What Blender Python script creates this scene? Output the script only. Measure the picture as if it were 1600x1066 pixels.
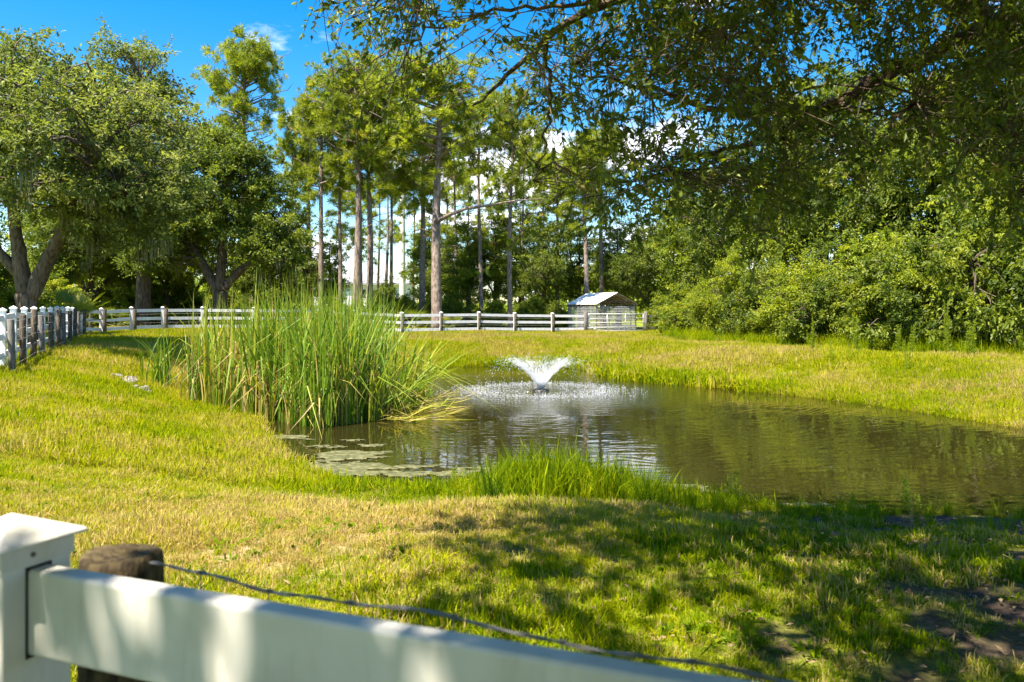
import bpy, math, random
import numpy as np
from mathutils import Vector, Matrix

for o in list(bpy.data.objects):
    bpy.data.objects.remove(o, do_unlink=True)
scene = bpy.context.scene
C = scene.collection
R = math.radians

# ------------------------------------------------------------------ camera
CAM_H, FPX, HOR = 1.65, 1250.0, 483.0          # eye height, focal length and horizon row in a 1600x1066 frame
cam_data = bpy.data.cameras.new('camera')
cam_data.sensor_width = 36.0
cam_data.lens = 36.0 * FPX / 1600.0
cam_data.shift_y = -(533.0 - HOR) / 1600.0
cam_data.clip_start = 0.05
cam_data.clip_end = 3000.0
cam_data.dof.use_dof = True
cam_data.dof.focus_distance = 22.0
cam_data.dof.aperture_fstop = 5.0
cam = bpy.data.objects.new('camera', cam_data)
cam.location = (0, 0, CAM_H)
cam.rotation_euler = (R(90), 0, 0)
C.objects.link(cam)
scene.camera = cam

# ------------------------------------------------------------------ sky, sun, exposure
SUN_EL = R(62)
SUN_DIR = Vector((-0.71, -0.70, 0)).normalized() * math.cos(SUN_EL) + Vector((0, 0, math.sin(SUN_EL)))
world = bpy.data.worlds.new('World')
scene.world = world
world.use_nodes = True
wt = world.node_tree
wt.nodes.clear()
w_out = wt.nodes.new('ShaderNodeOutputWorld')
w_bg = wt.nodes.new('ShaderNodeBackground')
w_sky = wt.nodes.new('ShaderNodeTexSky')
w_sky.sky_type = 'NISHITA'
w_sky.sun_disc = False
w_sky.sun_elevation = SUN_EL
w_sky.sun_rotation = math.atan2(SUN_DIR.x, SUN_DIR.y)
w_sky.air_density = 1.0
w_sky.dust_density = 0.3
w_sky.ozone_density = 1.5
w_hsv = wt.nodes.new('ShaderNodeHueSaturation')
w_hsv.inputs['Saturation'].default_value = 1.55
w_hsv.inputs['Value'].default_value = 1.0
wt.links.new(w_sky.outputs[0], w_hsv.inputs['Color'])
w_tc = wt.nodes.new('ShaderNodeTexCoord')
w_map = wt.nodes.new('ShaderNodeMapping')
w_map.inputs['Scale'].default_value = (3.2, 3.2, 8.5)
w_map.inputs['Location'].default_value = (0.35, 0.0, 0.12)
wt.links.new(w_tc.outputs['Generated'], w_map.inputs['Vector'])
w_noise = wt.nodes.new('ShaderNodeTexNoise')
w_noise.inputs['Scale'].default_value = 1.35
w_noise.inputs['Detail'].default_value = 9.0
w_noise.inputs['Roughness'].default_value = 0.56
wt.links.new(w_map.outputs[0], w_noise.inputs['Vector'])
w_sep = wt.nodes.new('ShaderNodeSeparateXYZ')
wt.links.new(w_tc.outputs['Generated'], w_sep.inputs[0])
w_el = wt.nodes.new('ShaderNodeMapRange')       # cumulus crowd towards the horizon; thinner unseen cover overhead added to neutralise blue fill
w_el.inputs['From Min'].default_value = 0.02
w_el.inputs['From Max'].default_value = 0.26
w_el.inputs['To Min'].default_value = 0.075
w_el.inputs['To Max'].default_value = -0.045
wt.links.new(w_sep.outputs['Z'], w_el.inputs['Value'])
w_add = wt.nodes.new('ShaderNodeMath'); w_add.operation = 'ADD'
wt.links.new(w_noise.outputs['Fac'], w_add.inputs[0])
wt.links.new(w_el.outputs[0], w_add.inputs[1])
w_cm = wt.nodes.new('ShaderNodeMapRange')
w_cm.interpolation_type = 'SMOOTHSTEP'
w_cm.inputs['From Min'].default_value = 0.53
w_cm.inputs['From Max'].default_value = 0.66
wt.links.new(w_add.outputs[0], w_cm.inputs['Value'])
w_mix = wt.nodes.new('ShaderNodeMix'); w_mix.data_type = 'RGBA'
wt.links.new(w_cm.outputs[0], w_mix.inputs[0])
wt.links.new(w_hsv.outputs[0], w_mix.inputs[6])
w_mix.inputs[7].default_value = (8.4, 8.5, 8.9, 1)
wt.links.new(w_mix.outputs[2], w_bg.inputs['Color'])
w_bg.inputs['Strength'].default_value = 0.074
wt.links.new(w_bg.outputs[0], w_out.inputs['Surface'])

sun_data = bpy.data.lights.new('sun', 'SUN')
sun_data.energy = 4.6
sun_data.angle = R(0.53)
sun_data.color = (1.0, 0.91, 0.76)
sun = bpy.data.objects.new('sun', sun_data)
sun.rotation_euler = (-SUN_DIR).to_track_quat('-Z', 'Y').to_euler()
sun.location = (-30, 0, 60)
C.objects.link(sun)

scene.view_settings.view_transform = 'Standard'
scene.view_settings.look = 'None'
scene.view_settings.exposure = 1.9
scene.view_settings.gamma = 1.0
scene.view_settings.use_curve_mapping = False
scene.cycles.max_bounces = 6
scene.cycles.diffuse_bounces = 3
scene.cycles.glossy_bounces = 3
scene.cycles.transmission_bounces = 4
scene.cycles.transparent_max_bounces = 12
scene.cycles.caustics_reflective = False
scene.cycles.caustics_refractive = False

rng = np.random.default_rng(7)
random.seed(7)

# ------------------------------------------------------------------ helpers
def px(x, y, D):
    """world point seen at pixel (x, y) of the 1600x1066 photograph at distance D"""
    return np.array([(x - 800.0) / FPX * D, D, CAM_H - (y - HOR) / FPX * D])

def pX(x, D):
    return (x - 800.0) / FPX * D

def sstep(a, b, v):
    t = np.clip((np.asarray(v, float) - a) / (b - a), 0, 1)
    return t * t * (3 - 2 * t)

def _hash(ix, iy, s):
    h = (ix.astype(np.int64) * 374761393 + iy.astype(np.int64) * 668265263 + s * 1442695041) & 0xFFFFFFFF
    h = ((h ^ (h >> 13)) * 1274126177) & 0xFFFFFFFF
    h = h ^ (h >> 16)
    return (h & 0xFFFFFF) / float(0xFFFFFF)

def vnoise(x, y, s=0):
    x = np.asarray(x, float); y = np.asarray(y, float)
    ix = np.floor(x); iy = np.floor(y)
    fx = x - ix; fy = y - iy
    fx = fx * fx * (3 - 2 * fx); fy = fy * fy * (3 - 2 * fy)
    a = _hash(ix, iy, s); b = _hash(ix + 1, iy, s); c = _hash(ix, iy + 1, s); d = _hash(ix + 1, iy + 1, s)
    return (a * (1 - fx) + b * fx) * (1 - fy) + (c * (1 - fx) + d * fx) * fy

def fbm(x, y, s=0, octv=4):
    v = 0; a = 0.5; t = 0
    for k in range(octv):
        v = v + a * vnoise(x * 2 ** k, y * 2 ** k, s + k * 17)
        t += a; a *= 0.5
    return v / t

def normalize(v):
    return v / np.maximum(np.linalg.norm(v, axis=-1, keepdims=True), 1e-9)

def raw_mesh(name, verts, faces, attrs=None, smooth=False):
    """faces: list of int arrays (n, k); attrs: {name: per-vertex floats}"""
    me = bpy.data.meshes.new(name)
    verts = np.asarray(verts, np.float32)
    faces = [np.asarray(f, np.int32) for f in faces if len(f)]
    nl = sum(f.size for f in faces); nf = sum(len(f) for f in faces)
    me.vertices.add(len(verts)); me.loops.add(nl); me.polygons.add(nf)
    me.vertices.foreach_set('co', verts.ravel())
    me.loops.foreach_set('vertex_index', np.concatenate([f.ravel() for f in faces]))
    tot = np.concatenate([np.full(len(f), f.shape[1], np.int32) for f in faces])
    st = np.concatenate([[0], np.cumsum(tot)[:-1]]).astype(np.int32)
    me.polygons.foreach_set('loop_start', st)
    me.polygons.foreach_set('use_smooth', np.full(nf, smooth))
    me.update(calc_edges=True)
    for k, v in (attrs or {}).items():
        a = me.attributes.new(k, 'FLOAT', 'POINT')
        a.data.foreach_set('value', np.asarray(v, np.float32))
    me.validate()
    return me

class MB:
    """collects shapes into one mesh"""
    def __init__(self):
        self.v = []; self.f = []; self.t = []; self.n = 0
    def add(self, v, faces, tint=None):
        v = np.asarray(v, float)
        self.v.append(v)
        for f in faces:
            if len(f): self.f.append(np.asarray(f, int) + self.n)
        self.t.append(np.broadcast_to(0.5 if tint is None else tint, (len(v),)).astype(float))
        self.n += len(v)
        return self
    def box(self, c, size, rz=0.0, tilt=(0, 0), tint=None):
        s = np.asarray(size, float) / 2
        v = np.array([[x, y, z] for x in (-1, 1) for y in (-1, 1) for z in (-1, 1)], float) * s
        if tilt[0] or tilt[1]:
            m = np.array((Matrix.Rotation(tilt[0], 3, 'X') @ Matrix.Rotation(tilt[1], 3, 'Y')))
            v = v @ m.T
        cz, sz = math.cos(rz), math.sin(rz)
        v = np.stack([v[:, 0] * cz - v[:, 1] * sz, v[:, 0] * sz + v[:, 1] * cz, v[:, 2]], 1) + np.asarray(c, float)
        q = [[0, 1, 3, 2], [4, 6, 7, 5], [0, 4, 5, 1], [2, 3, 7, 6], [0, 2, 6, 4], [1, 5, 7, 3]]
        return self.add(v, [q], tint)
    def beam(self, a, b, w, h, tint=None):
        """a rectangular bar from a to b, w sideways, h upwards"""
        a = np.asarray(a, float); b = np.asarray(b, float)
        d = normalize(b - a); up = np.array([0, 0, 1.0])
        if abs(d[2]) > 0.95: up = np.array([0, 1.0, 0])
        s = normalize(np.cross(d, up)); u = np.cross(s, d)
        v = []
        for p in (a, b):
            for i, j in ((-1, -1), (1, -1), (1, 1), (-1, 1)):
                v.append(p + s * i * w / 2 + u * j * h / 2)
        q = [[3, 2, 1, 0], [4, 5, 6, 7], [0, 1, 5, 4], [1, 2, 6, 5], [2, 3, 7, 6], [3, 0, 4, 7]]
        return self.add(v, [q], tint)
    def tube(self, path, rad, sides=8, tint=None, cap=True, lump=0.0, seed=0):
        P = np.asarray(path, float)[None]
        r = np.broadcast_to(np.asarray(rad, float), (P.shape[1],))[None]
        v, q = vtubes(P, r, sides)
        if lump:
            S = P.shape[1]
            rr = np.random.default_rng(seed)
            off = v.reshape(S, sides, 3) - P[0][:, None, :]
            v = (P[0][:, None, :] + off * (1 + lump * (rr.random((S, sides, 1)) - 0.5) * 2)).reshape(-1, 3)
        self.add(v, [q], tint)
        if cap:
            n = P.shape[1]
            base = self.n - len(v)
            self.f.append(np.array([[base + (n - 1) * sides + k for k in range(sides)]]))
            self.f.append(np.array([[base + k for k in range(sides)][::-1]]))
        return self
    def mesh(self, name, smooth=False):
        by = {}
        for f in self.f:
            by.setdefault(f.shape[1], []).append(f)
        return raw_mesh(name, np.concatenate(self.v), [np.concatenate(l) for l in by.values()],
                        {'tint': np.concatenate(self.t)}, smooth)
    def build(self, name, mat, parent=None, smooth=False):
        return obj(name, self.mesh(name, smooth), mat, parent)

def vtubes(P, Rr, sides):
    """P (N,S,3) centre lines, Rr (N,S) radii -> verts, quads"""
    N, S, _ = P.shape
    T = np.gradient(P, axis=1)
    T = normalize(T)
    ref = np.where(np.abs(T[:, :1, 2:3]) > 0.9, np.array([1.0, 0, 0]), np.array([0, 0, 1.0]))
    ref = np.broadcast_to(ref, T.shape)
    A = normalize(np.cross(T, ref)); B = np.cross(T, A)
    ang = np.arange(sides) / sides * 2 * np.pi
    V = P[:, :, None, :] + Rr[:, :, None, None] * (np.cos(ang)[None, None, :, None] * A[:, :, None, :] + np.sin(ang)[None, None, :, None] * B[:, :, None, :])
    V = V.reshape(-1, 3)
    i = np.arange(N)[:, None, None] * S * sides + np.arange(S - 1)[None, :, None] * sides
    k = np.arange(sides)[None, None, :]; k2 = (k + 1) % sides
    Q = np.stack([i + k, i + k2, i + sides + k2, i + sides + k], -1).reshape(-1, 4)
    return V, Q

def obj(name, me, mat=None, parent=None):
    if mat is not None and not me.materials:
        me.materials.append(M[mat] if isinstance(mat, str) else mat)
    o = bpy.data.objects.new(name, me)
    C.objects.link(o)
    if parent is not None: o.parent = parent
    return o

def tag(o, label=None, cat=None, group=None, kind=None):
    if label: o['label'] = label
    if cat: o['category'] = cat
    if group: o['group'] = group
    if kind: o['kind'] = kind
    return o

def thing(name, label, cat, loc=(0, 0, 0), rz=0.0, group=None):
    o = bpy.data.objects.new(name, None)
    o.empty_display_size = 0.2
    C.objects.link(o)
    o.location = loc; o.rotation_euler = (0, 0, rz)
    return tag(o, label, cat, group)

def copy_tree(o, parent=None):
    c = o.copy(); C.objects.link(c)
    c.parent = parent
    for ch in list(o.children):
        copy_tree(ch, c)
    return c

# ------------------------------------------------------------------ materials
M = {}
def nmat(name):
    m = bpy.data.materials.new(name); m.use_nodes = True
    t = m.node_tree; t.nodes.clear()
    out = t.nodes.new('ShaderNodeOutputMaterial')
    M[name] = m
    return m, t, out

def ramp(t, stops):
    r = t.nodes.new('ShaderNodeValToRGB')
    e = r.color_ramp.elements
    while len(e) < len(stops): e.new(0.5)
    for el, (p, c) in zip(e, stops):
        el.position = p; el.color = (*c, 1)
    return r

def leaf_mat(name, stops, trans=0.35, tcol=(1.25, 1.25, 0.55), attr='tint', atype='GEOMETRY', rough=0.5, spec=0.35, jitter=0.0):
    m, t, out = nmat(name)
    a = t.nodes.new('ShaderNodeAttribute'); a.attribute_name = attr; a.attribute_type = atype
    src = a.outputs['Fac']
    if jitter:
        b = t.nodes.new('ShaderNodeAttribute'); b.attribute_name = 'tint'
        ma = t.nodes.new('ShaderNodeMath'); ma.operation = 'MULTIPLY_ADD'
        t.links.new(b.outputs['Fac'], ma.inputs[0]); ma.inputs[1].default_value = jitter
        sb = t.nodes.new('ShaderNodeMath'); sb.operation = 'SUBTRACT'
        t.links.new(src, sb.inputs[0]); sb.inputs[1].default_value = jitter / 2
        t.links.new(sb.outputs[0], ma.inputs[2])
        src = ma.outputs[0]
    r = ramp(t, stops)
    t.links.new(src, r.inputs[0])
    p = t.nodes.new('ShaderNodeBsdfPrincipled')
    t.links.new(r.outputs[0], p.inputs['Base Color'])
    p.inputs['Roughness'].default_value = rough
    p.inputs['Specular IOR Level'].default_value = spec
    tr = t.nodes.new('ShaderNodeBsdfTranslucent')
    mm = t.nodes.new('ShaderNodeMix'); mm.data_type = 'RGBA'; mm.blend_type = 'MULTIPLY'
    mm.inputs[0].default_value = 1.0
    t.links.new(r.outputs[0], mm.inputs[6]); mm.inputs[7].default_value = (*tcol, 1)
    t.links.new(mm.outputs[2], tr.inputs['Color'])
    mx = t.nodes.new('ShaderNodeMixShader'); mx.inputs[0].default_value = trans
    t.links.new(p.outputs[0], mx.inputs[1]); t.links.new(tr.outputs[0], mx.inputs[2])
    t.links.new(mx.outputs[0], out.inputs['Surface'])
    return m

def surf_mat(name, c1, c2, scale=6.0, rough=0.6, bump=0.0, bscale=30.0, stretch=(1, 1, 1), spec=0.4, detail=5.0, lo=0.35, hi=0.65, c3=None):
    m, t, out = nmat(name)
    tc = t.nodes.new('ShaderNodeTexCoord')
    mp = t.nodes.new('ShaderNodeMapping'); mp.inputs['Scale'].default_value = stretch
    t.links.new(tc.outputs['Object'], mp.inputs['Vector'])
    n = t.nodes.new('ShaderNodeTexNoise'); n.inputs['Scale'].default_value = scale; n.inputs['Detail'].default_value = detail
    t.links.new(mp.outputs[0], n.inputs['Vector'])
    stops = [(lo, c1), (hi, c2)] + ([(0.8, c3)] if c3 else [])
    r = ramp(t, stops)
    t.links.new(n.outputs['Fac'], r.inputs[0])
    p = t.nodes.new('ShaderNodeBsdfPrincipled')
    t.links.new(r.outputs[0], p.inputs['Base Color'])
    p.inputs['Roughness'].default_value = rough
    p.inputs['Specular IOR Level'].default_value = spec
    if bump:
        n2 = t.nodes.new('ShaderNodeTexNoise'); n2.inputs['Scale'].default_value = bscale; n2.inputs['Detail'].default_value = 6
        t.links.new(mp.outputs[0], n2.inputs['Vector'])
        b = t.nodes.new('ShaderNodeBump'); b.inputs['Strength'].default_value = 0.6; b.inputs['Distance'].default_value = bump
        t.links.new(n2.outputs['Fac'], b.inputs['Height'])
        t.links.new(b.outputs[0], p.inputs['Normal'])
    t.links.new(p.outputs[0], out.inputs['Surface'])
    return m

leaf_mat('oak_leaf', [(0.0, (0.065, 0.1, 0.015)), (0.45, (0.155, 0.205, 0.026)), (0.8, (0.265, 0.315, 0.04)), (1.0, (0.34, 0.34, 0.07))], 0.5)
leaf_mat('pale_oak_leaf', [(0.0, (0.09, 0.12, 0.03)), (0.45, (0.18, 0.215, 0.052)), (0.8, (0.28, 0.315, 0.078)), (1.0, (0.35, 0.36, 0.11))], 0.5)
leaf_mat('near_oak_leaf', [(0.0, (0.055, 0.09, 0.012)), (0.5, (0.14, 0.19, 0.02)), (0.85, (0.29, 0.34, 0.03)), (1.0, (0.3, 0.22, 0.05))], 0.5, rough=0.4, spec=0.4)
leaf_mat('shrub_leaf', [(0.0, (0.08, 0.125, 0.012)), (0.4, (0.2, 0.265, 0.018)), (0.8, (0.38, 0.41, 0.026)), (1.0, (0.46, 0.42, 0.045))], 0.5)
leaf_mat('lime_leaf', [(0.0, (0.13, 0.18, 0.012)), (0.5, (0.3, 0.355, 0.02)), (1.0, (0.48, 0.48, 0.035))], 0.5)
leaf_mat('dark_shrub_leaf', [(0.0, (0.065, 0.105, 0.013)), (0.5, (0.17, 0.22, 0.022)), (1.0, (0.34, 0.37, 0.03))], 0.5)
leaf_mat('pine_needle', [(0.0, (0.11, 0.145, 0.014)), (0.5, (0.23, 0.28, 0.022)), (0.9, (0.36, 0.395, 0.03)), (1.0, (0.42, 0.33, 0.09))], 0.48)
leaf_mat('palm_leaf', [(0.0, (0.09, 0.14, 0.015)), (0.6, (0.24, 0.29, 0.03)), (1.0, (0.52, 0.44, 0.15))], 0.35)
leaf_mat('moss', [(0.0, (0.14, 0.15, 0.075)), (1.0, (0.27, 0.27, 0.14))], 0.35, tcol=(1, 1, 0.8))
leaf_mat('cattail_leaf', [(0.0, (0.07, 0.155, 0.012)), (0.35, (0.17, 0.27, 0.016)), (0.62, (0.38, 0.38, 0.03)), (0.84, (0.5, 0.38, 0.13)), (1.0, (0.27, 0.165, 0.075))], 0.35)
leaf_mat('weed_leaf', [(0.0, (0.14, 0.22, 0.012)), (1.0, (0.32, 0.38, 0.02))], 0.45)
GRASS = [(0.0, (0.045, 0.095, 0.005)), (0.25, (0.115, 0.19, 0.003)), (0.45, (0.25, 0.315, 0.0025)), (0.6, (0.375, 0.36, 0.0025)), (0.78, (0.5, 0.385, 0.15)), (1.0, (0.3, 0.2, 0.1))]
leaf_mat('grass_blade', GRASS, 0.42, tcol=(1.15, 1.15, 0.5), attr='hue', atype='INSTANCER', jitter=0.2, spec=0.05, rough=0.7)

surf_mat('oak_bark', (0.06, 0.045, 0.033), (0.16, 0.125, 0.095), 5, 0.9, 0.03, 14, (3, 3, 0.7), 0.15)
surf_mat('near_bark', (0.06, 0.042, 0.03), (0.18, 0.13, 0.09), 6, 0.9, 0.02, 18, (2, 2, 2), 0.2, c3=(0.34, 0.31, 0.25))
surf_mat('pine_bark', (0.13, 0.095, 0.075), (0.33, 0.26, 0.215), 4, 0.9, 0.03, 8, (2.5, 2.5, 0.8), 0.15)
surf_mat('white_vinyl', (0.68, 0.68, 0.68), (0.78, 0.78, 0.79), 3, 0.38, 0.0, spec=0.4, lo=0.3, hi=0.6)
m, t, out = nmat('near_vinyl')
tc = t.nodes.new('ShaderNodeTexCoord')
def vn(scale, st, detail=6):
    mp = t.nodes.new('ShaderNodeMapping'); mp.inputs['Scale'].default_value = st
    t.links.new(tc.outputs['Object'], mp.inputs['Vector'])
    n = t.nodes.new('ShaderNodeTexNoise'); n.inputs['Scale'].default_value = scale; n.inputs['Detail'].default_value = detail
    t.links.new(mp.outputs[0], n.inputs['Vector']); return n.outputs['Fac']
r_a = ramp(t, [(0.3, (0.46, 0.44, 0.38)), (0.5, (0.6, 0.58, 0.53)), (0.7, (0.66, 0.64, 0.59))]); t.links.new(vn(5, (1, 1, 1)), r_a.inputs[0])
r_b = ramp(t, [(0.52, (0, 0, 0)), (0.72, (1, 1, 1))]); t.links.new(vn(14, (3, 3, 0.5)), r_b.inputs[0])
mx = t.nodes.new('ShaderNodeMix'); mx.data_type = 'RGBA'
fm = t.nodes.new('ShaderNodeMath'); fm.operation = 'MULTIPLY'; t.links.new(r_b.outputs[0], fm.inputs[0]); fm.inputs[1].default_value = 0.35
t.links.new(fm.outputs[0], mx.inputs[0]); t.links.new(r_a.outputs[0], mx.inputs[6]); mx.inputs[7].default_value = (0.38, 0.37, 0.27, 1)
p = t.nodes.new('ShaderNodeBsdfPrincipled'); p.inputs['Roughness'].default_value = 0.5; p.inputs['Specular IOR Level'].default_value = 0.3
t.links.new(mx.outputs[2], p.inputs['Base Color']); t.links.new(p.outputs[0], out.inputs['Surface'])
surf_mat('weathered_white', (0.66, 0.65, 0.66), (0.8, 0.79, 0.8), 7, 0.5, 0.0, lo=0.3, hi=0.6)
surf_mat('old_wood', (0.06, 0.045, 0.033), (0.17, 0.135, 0.1), 8, 0.9, 0.006, 40, (4, 4, 0.6), 0.15)
surf_mat('grey_wood', (0.11, 0.1, 0.095), (0.24, 0.22, 0.2), 8, 0.9, 0.006, 40, (4, 4, 0.6), 0.15)
surf_mat('mossy_wood', (0.04, 0.03, 0.02), (0.13, 0.1, 0.05), 22, 0.9, 0.012, 60, (2, 2, 0.8), 0.1, c3=(0.22, 0.21, 0.06))
surf_mat('wire', (0.2, 0.19, 0.18), (0.34, 0.33, 0.32), 30, 0.5, 0.0)
surf_mat('galvanised', (0.45, 0.46, 0.47), (0.62, 0.62, 0.62), 9, 0.4, 0.0)
surf_mat('screw', (0.07, 0.06, 0.05), (0.12, 0.1, 0.08), 30, 0.5)
surf_mat('slot', (0.015, 0.015, 0.015), (0.02, 0.02, 0.02), 3, 0.8)
surf_mat('roof_sheet', (0.74, 0.74, 0.74), (0.8, 0.8, 0.8), 4, 0.45)
surf_mat('lumber', (0.2, 0.14, 0.08), (0.36, 0.26, 0.16), 6, 0.8, 0.0, stretch=(1, 1, 4))
surf_mat('dark_lumber', (0.08, 0.055, 0.035), (0.15, 0.11, 0.07), 6, 0.85)
surf_mat('white_plastic', (0.7, 0.71, 0.73), (0.78, 0.78, 0.8), 3, 0.4)
surf_mat('stucco', (0.62, 0.64, 0.68), (0.7, 0.71, 0.74), 3, 0.9)
surf_mat('shingle', (0.2, 0.2, 0.21), (0.3, 0.3, 0.31), 5, 0.9)
surf_mat('glass', (0.03, 0.04, 0.05), (0.05, 0.06, 0.07), 2, 0.1)
surf_mat('concrete', (0.5, 0.49, 0.47), (0.62, 0.61, 0.59), 2.0, 0.8)
surf_mat('rock', (0.12, 0.1, 0.08), (0.38, 0.34, 0.29), 4, 0.9, 0.08, 6)
surf_mat('black_plastic', (0.02, 0.02, 0.022), (0.035, 0.035, 0.035), 8, 0.4)
surf_mat('algae', (0.05, 0.055, 0.015), (0.13, 0.125, 0.05), 9, 0.9, 0.01, 40, lo=0.4, hi=0.62, c3=(0.2, 0.185, 0.1))
surf_mat('dead_leaf', (0.12, 0.075, 0.04), (0.27, 0.19, 0.1), 6, 0.8)
surf_mat('gravel', (0.3, 0.27, 0.24), (0.42, 0.38, 0.34), 3, 0.95)

# water droplets
m, t, out = nmat('droplet')
p = t.nodes.new('ShaderNodeBsdfPrincipled')
p.inputs['Base Color'].default_value = (0.93, 0.95, 0.97, 1); p.inputs['Roughness'].default_value = 0.15
tr = t.nodes.new('ShaderNodeBsdfTranslucent'); tr.inputs['Color'].default_value = (0.95, 0.96, 0.98, 1)
mx = t.nodes.new('ShaderNodeMixShader'); mx.inputs[0].default_value = 0.5
t.links.new(p.outputs[0], mx.inputs[1]); t.links.new(tr.outputs[0], mx.inputs[2])
tp = t.nodes.new('ShaderNodeBsdfTransparent'); mt = t.nodes.new('ShaderNodeMixShader'); mt.inputs[0].default_value = 0.45
t.links.new(tp.outputs[0], mt.inputs[2]); t.links.new(mx.outputs[0], mt.inputs[1]); t.links.new(mt.outputs[0], out.inputs['Surface'])

# ------------------------------------------------------------------ the pond and the lie of the land
ZW = -0.80
FOUNT = np.array([pX(845, 24.2), 24.2])
pond_px = [(640, 580), (700, 573), (800, 571), (930, 574), (962, 592), (1100, 604), (1200, 612), (1400, 637), (1600, 668), (1770, 705),
           (1790, 780), (1700, 808), (1600, 810), (1300, 799), (1150, 786), (1000, 775), (850, 768), (690, 768), (545, 764), (462, 738), (425, 706), (398, 676)]
pond = [(pX(x, 3062.0 / (y - HOR)), 3062.0 / (y - HOR)) for x, y in pond_px]
pond += [(-6.0, 18.8), (-7.2, 22.0), (-7.6, 26.0), (-6.4, 29.5)]
def chaikin(p, n=2):
    p = np.array(p, float)
    for _ in range(n):
        q = np.roll(p, -1, 0)
        p = np.stack([0.75 * p + 0.25 * q, 0.25 * p + 0.75 * q], 1).reshape(-1, 2)
    return p
POND = chaikin(pond, 2)

def pond_sd(x, y):
    """distance to the pond edge, negative inside"""
    x = np.asarray(x, float).ravel(); y = np.asarray(y, float).ravel()
    best = np.full(x.shape, 1e9); ins = np.zeros(x.shape, bool)
    n = len(POND)
    for i in range(n):
        ax, ay = POND[i]; bx, by = POND[(i + 1) % n]
        dx, dy = bx - ax, by - ay
        t_ = np.clip(((x - ax) * dx + (y - ay) * dy) / (dx * dx + dy * dy), 0, 1)
        best = np.minimum(best, (x - ax - t_ * dx) ** 2 + (y - ay - t_ * dy) ** 2)
        if ay != by:
            c = ((ay > y) != (by > y)) & (x < (bx - ax) * (y - ay) / (by - ay) + ax)
            ins ^= c
    d = np.sqrt(best)
    return np.where(ins, -d, d)

def land(x, y):
    x = np.asarray(x, float); y = np.asarray(y, float); sh = x.shape
    sd = pond_sd(x, y).reshape(sh)
    base = 0.02 + 0.30 * sstep(5, 15, -x) * sstep(9, 20, y) + 0.1 * sstep(34, 46, y) * sstep(-8, 8, -x)
    u = np.clip(sd / 5.2, 0, 1)
    tt = 0.72 * (u * u * (3 - 2 * u)) + 0.28 * u
    z = ZW + (base - ZW) * tt
    z = np.where(sd < 0, ZW + np.maximum(sd * 0.35, -0.6), z)
    amp = 0.25 + 0.75 * sstep(-0.5, 3, sd)
    near = sstep(60, 20, y)
    z = z + amp * ((fbm(x * 0.5, y * 0.5, 3) - 0.5) * 0.14 + near * (fbm(x * 2.2, y * 2.2, 9) - 0.5) * 0.075)
    return z

def gz(x, y):
    return float(land(np.array([x]), np.array([y]))[0])

def dry_mask(x, y):
    n = fbm(x * 0.9, y * 0.9, 21); n2 = fbm(x * 3.1, y * 3.1, 25)
    g = np.exp(-(((x + 1.75) / 2.3) ** 2 + ((y - 6.7) / 2.1) ** 2) * 1.0)
    g = np.maximum(g, 0.55 * np.exp(-(((x - 1.4) / 1.3) ** 2 + ((y - 8.2) / 0.9) ** 2)))
    g = np.maximum(g, 0.9 * np.exp(-(((x + 1.5) / 7.0) ** 2 + ((y - 43.0) / 3.2) ** 2)))
    g = np.maximum(g, 0.6 * np.exp(-(((x - 8.0) / 3.5) ** 2 + ((y - 42.0) / 3.0) ** 2)))
    g = np.maximum(g, 0.55 * np.exp(-(((x - 12.5) / 2.0) ** 2 + ((y - 20.5) / 2.5) ** 2)))
    return np.clip(g * 1.15 + (n - 0.5) * 0.7 + (n2 - 0.5) * 0.7 - 0.12, 0, 1)

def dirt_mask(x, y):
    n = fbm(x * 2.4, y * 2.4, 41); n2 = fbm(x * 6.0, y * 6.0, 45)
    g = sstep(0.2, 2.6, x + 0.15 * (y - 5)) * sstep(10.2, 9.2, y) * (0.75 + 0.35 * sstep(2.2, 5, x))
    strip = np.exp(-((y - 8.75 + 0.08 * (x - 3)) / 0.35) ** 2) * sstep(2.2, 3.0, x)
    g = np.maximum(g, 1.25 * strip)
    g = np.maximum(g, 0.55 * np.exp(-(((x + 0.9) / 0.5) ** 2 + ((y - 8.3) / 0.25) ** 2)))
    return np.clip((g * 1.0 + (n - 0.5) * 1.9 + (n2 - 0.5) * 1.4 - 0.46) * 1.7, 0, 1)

# ground sheet
def axis(lo, hi, step, far):
    a = np.arange(lo, hi + 1e-6, step)
    g = [step * 1.3 ** k for k in range(1, 60)]
    up = hi + np.cumsum(g); up = up[up < far]
    dn = lo - np.cumsum(g); dn = dn[dn > -far]
    return np.concatenate([dn[::-1], a, up])
gx = axis(-24, 22, 0.22, 900); gy = axis(0, 56, 0.22, 900)
GX, GY = np.meshgrid(gx, gy)
GZ = land(GX, GY)
nx, ny = len(gx), len(gy)
idx = np.arange(nx * ny).reshape(ny, nx)
gq = np.stack([idx[:-1, :-1], idx[:-1, 1:], idx[1:, 1:], idx[1:, :-1]], -1).reshape(-1, 4)
SD = pond_sd(GX, GY)
m, t, out = nmat('turf')
a1 = t.nodes.new('ShaderNodeAttribute'); a1.attribute_name = 'dry'
a2 = t.nodes.new('ShaderNodeAttribute'); a2.attribute_name = 'dirt'
a3 = t.nodes.new('ShaderNodeAttribute'); a3.attribute_name = 'mud'
tc = t.nodes.new('ShaderNodeTexCoord')
n1 = t.nodes.new('ShaderNodeTexNoise'); n1.inputs['Scale'].default_value = 9; n1.inputs['Detail'].default_value = 8; n1.inputs['Roughness'].default_value = 0.7
n2 = t.nodes.new('ShaderNodeTexNoise'); n2.inputs['Scale'].default_value = 0.6; n2.inputs['Detail'].default_value = 4
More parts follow.
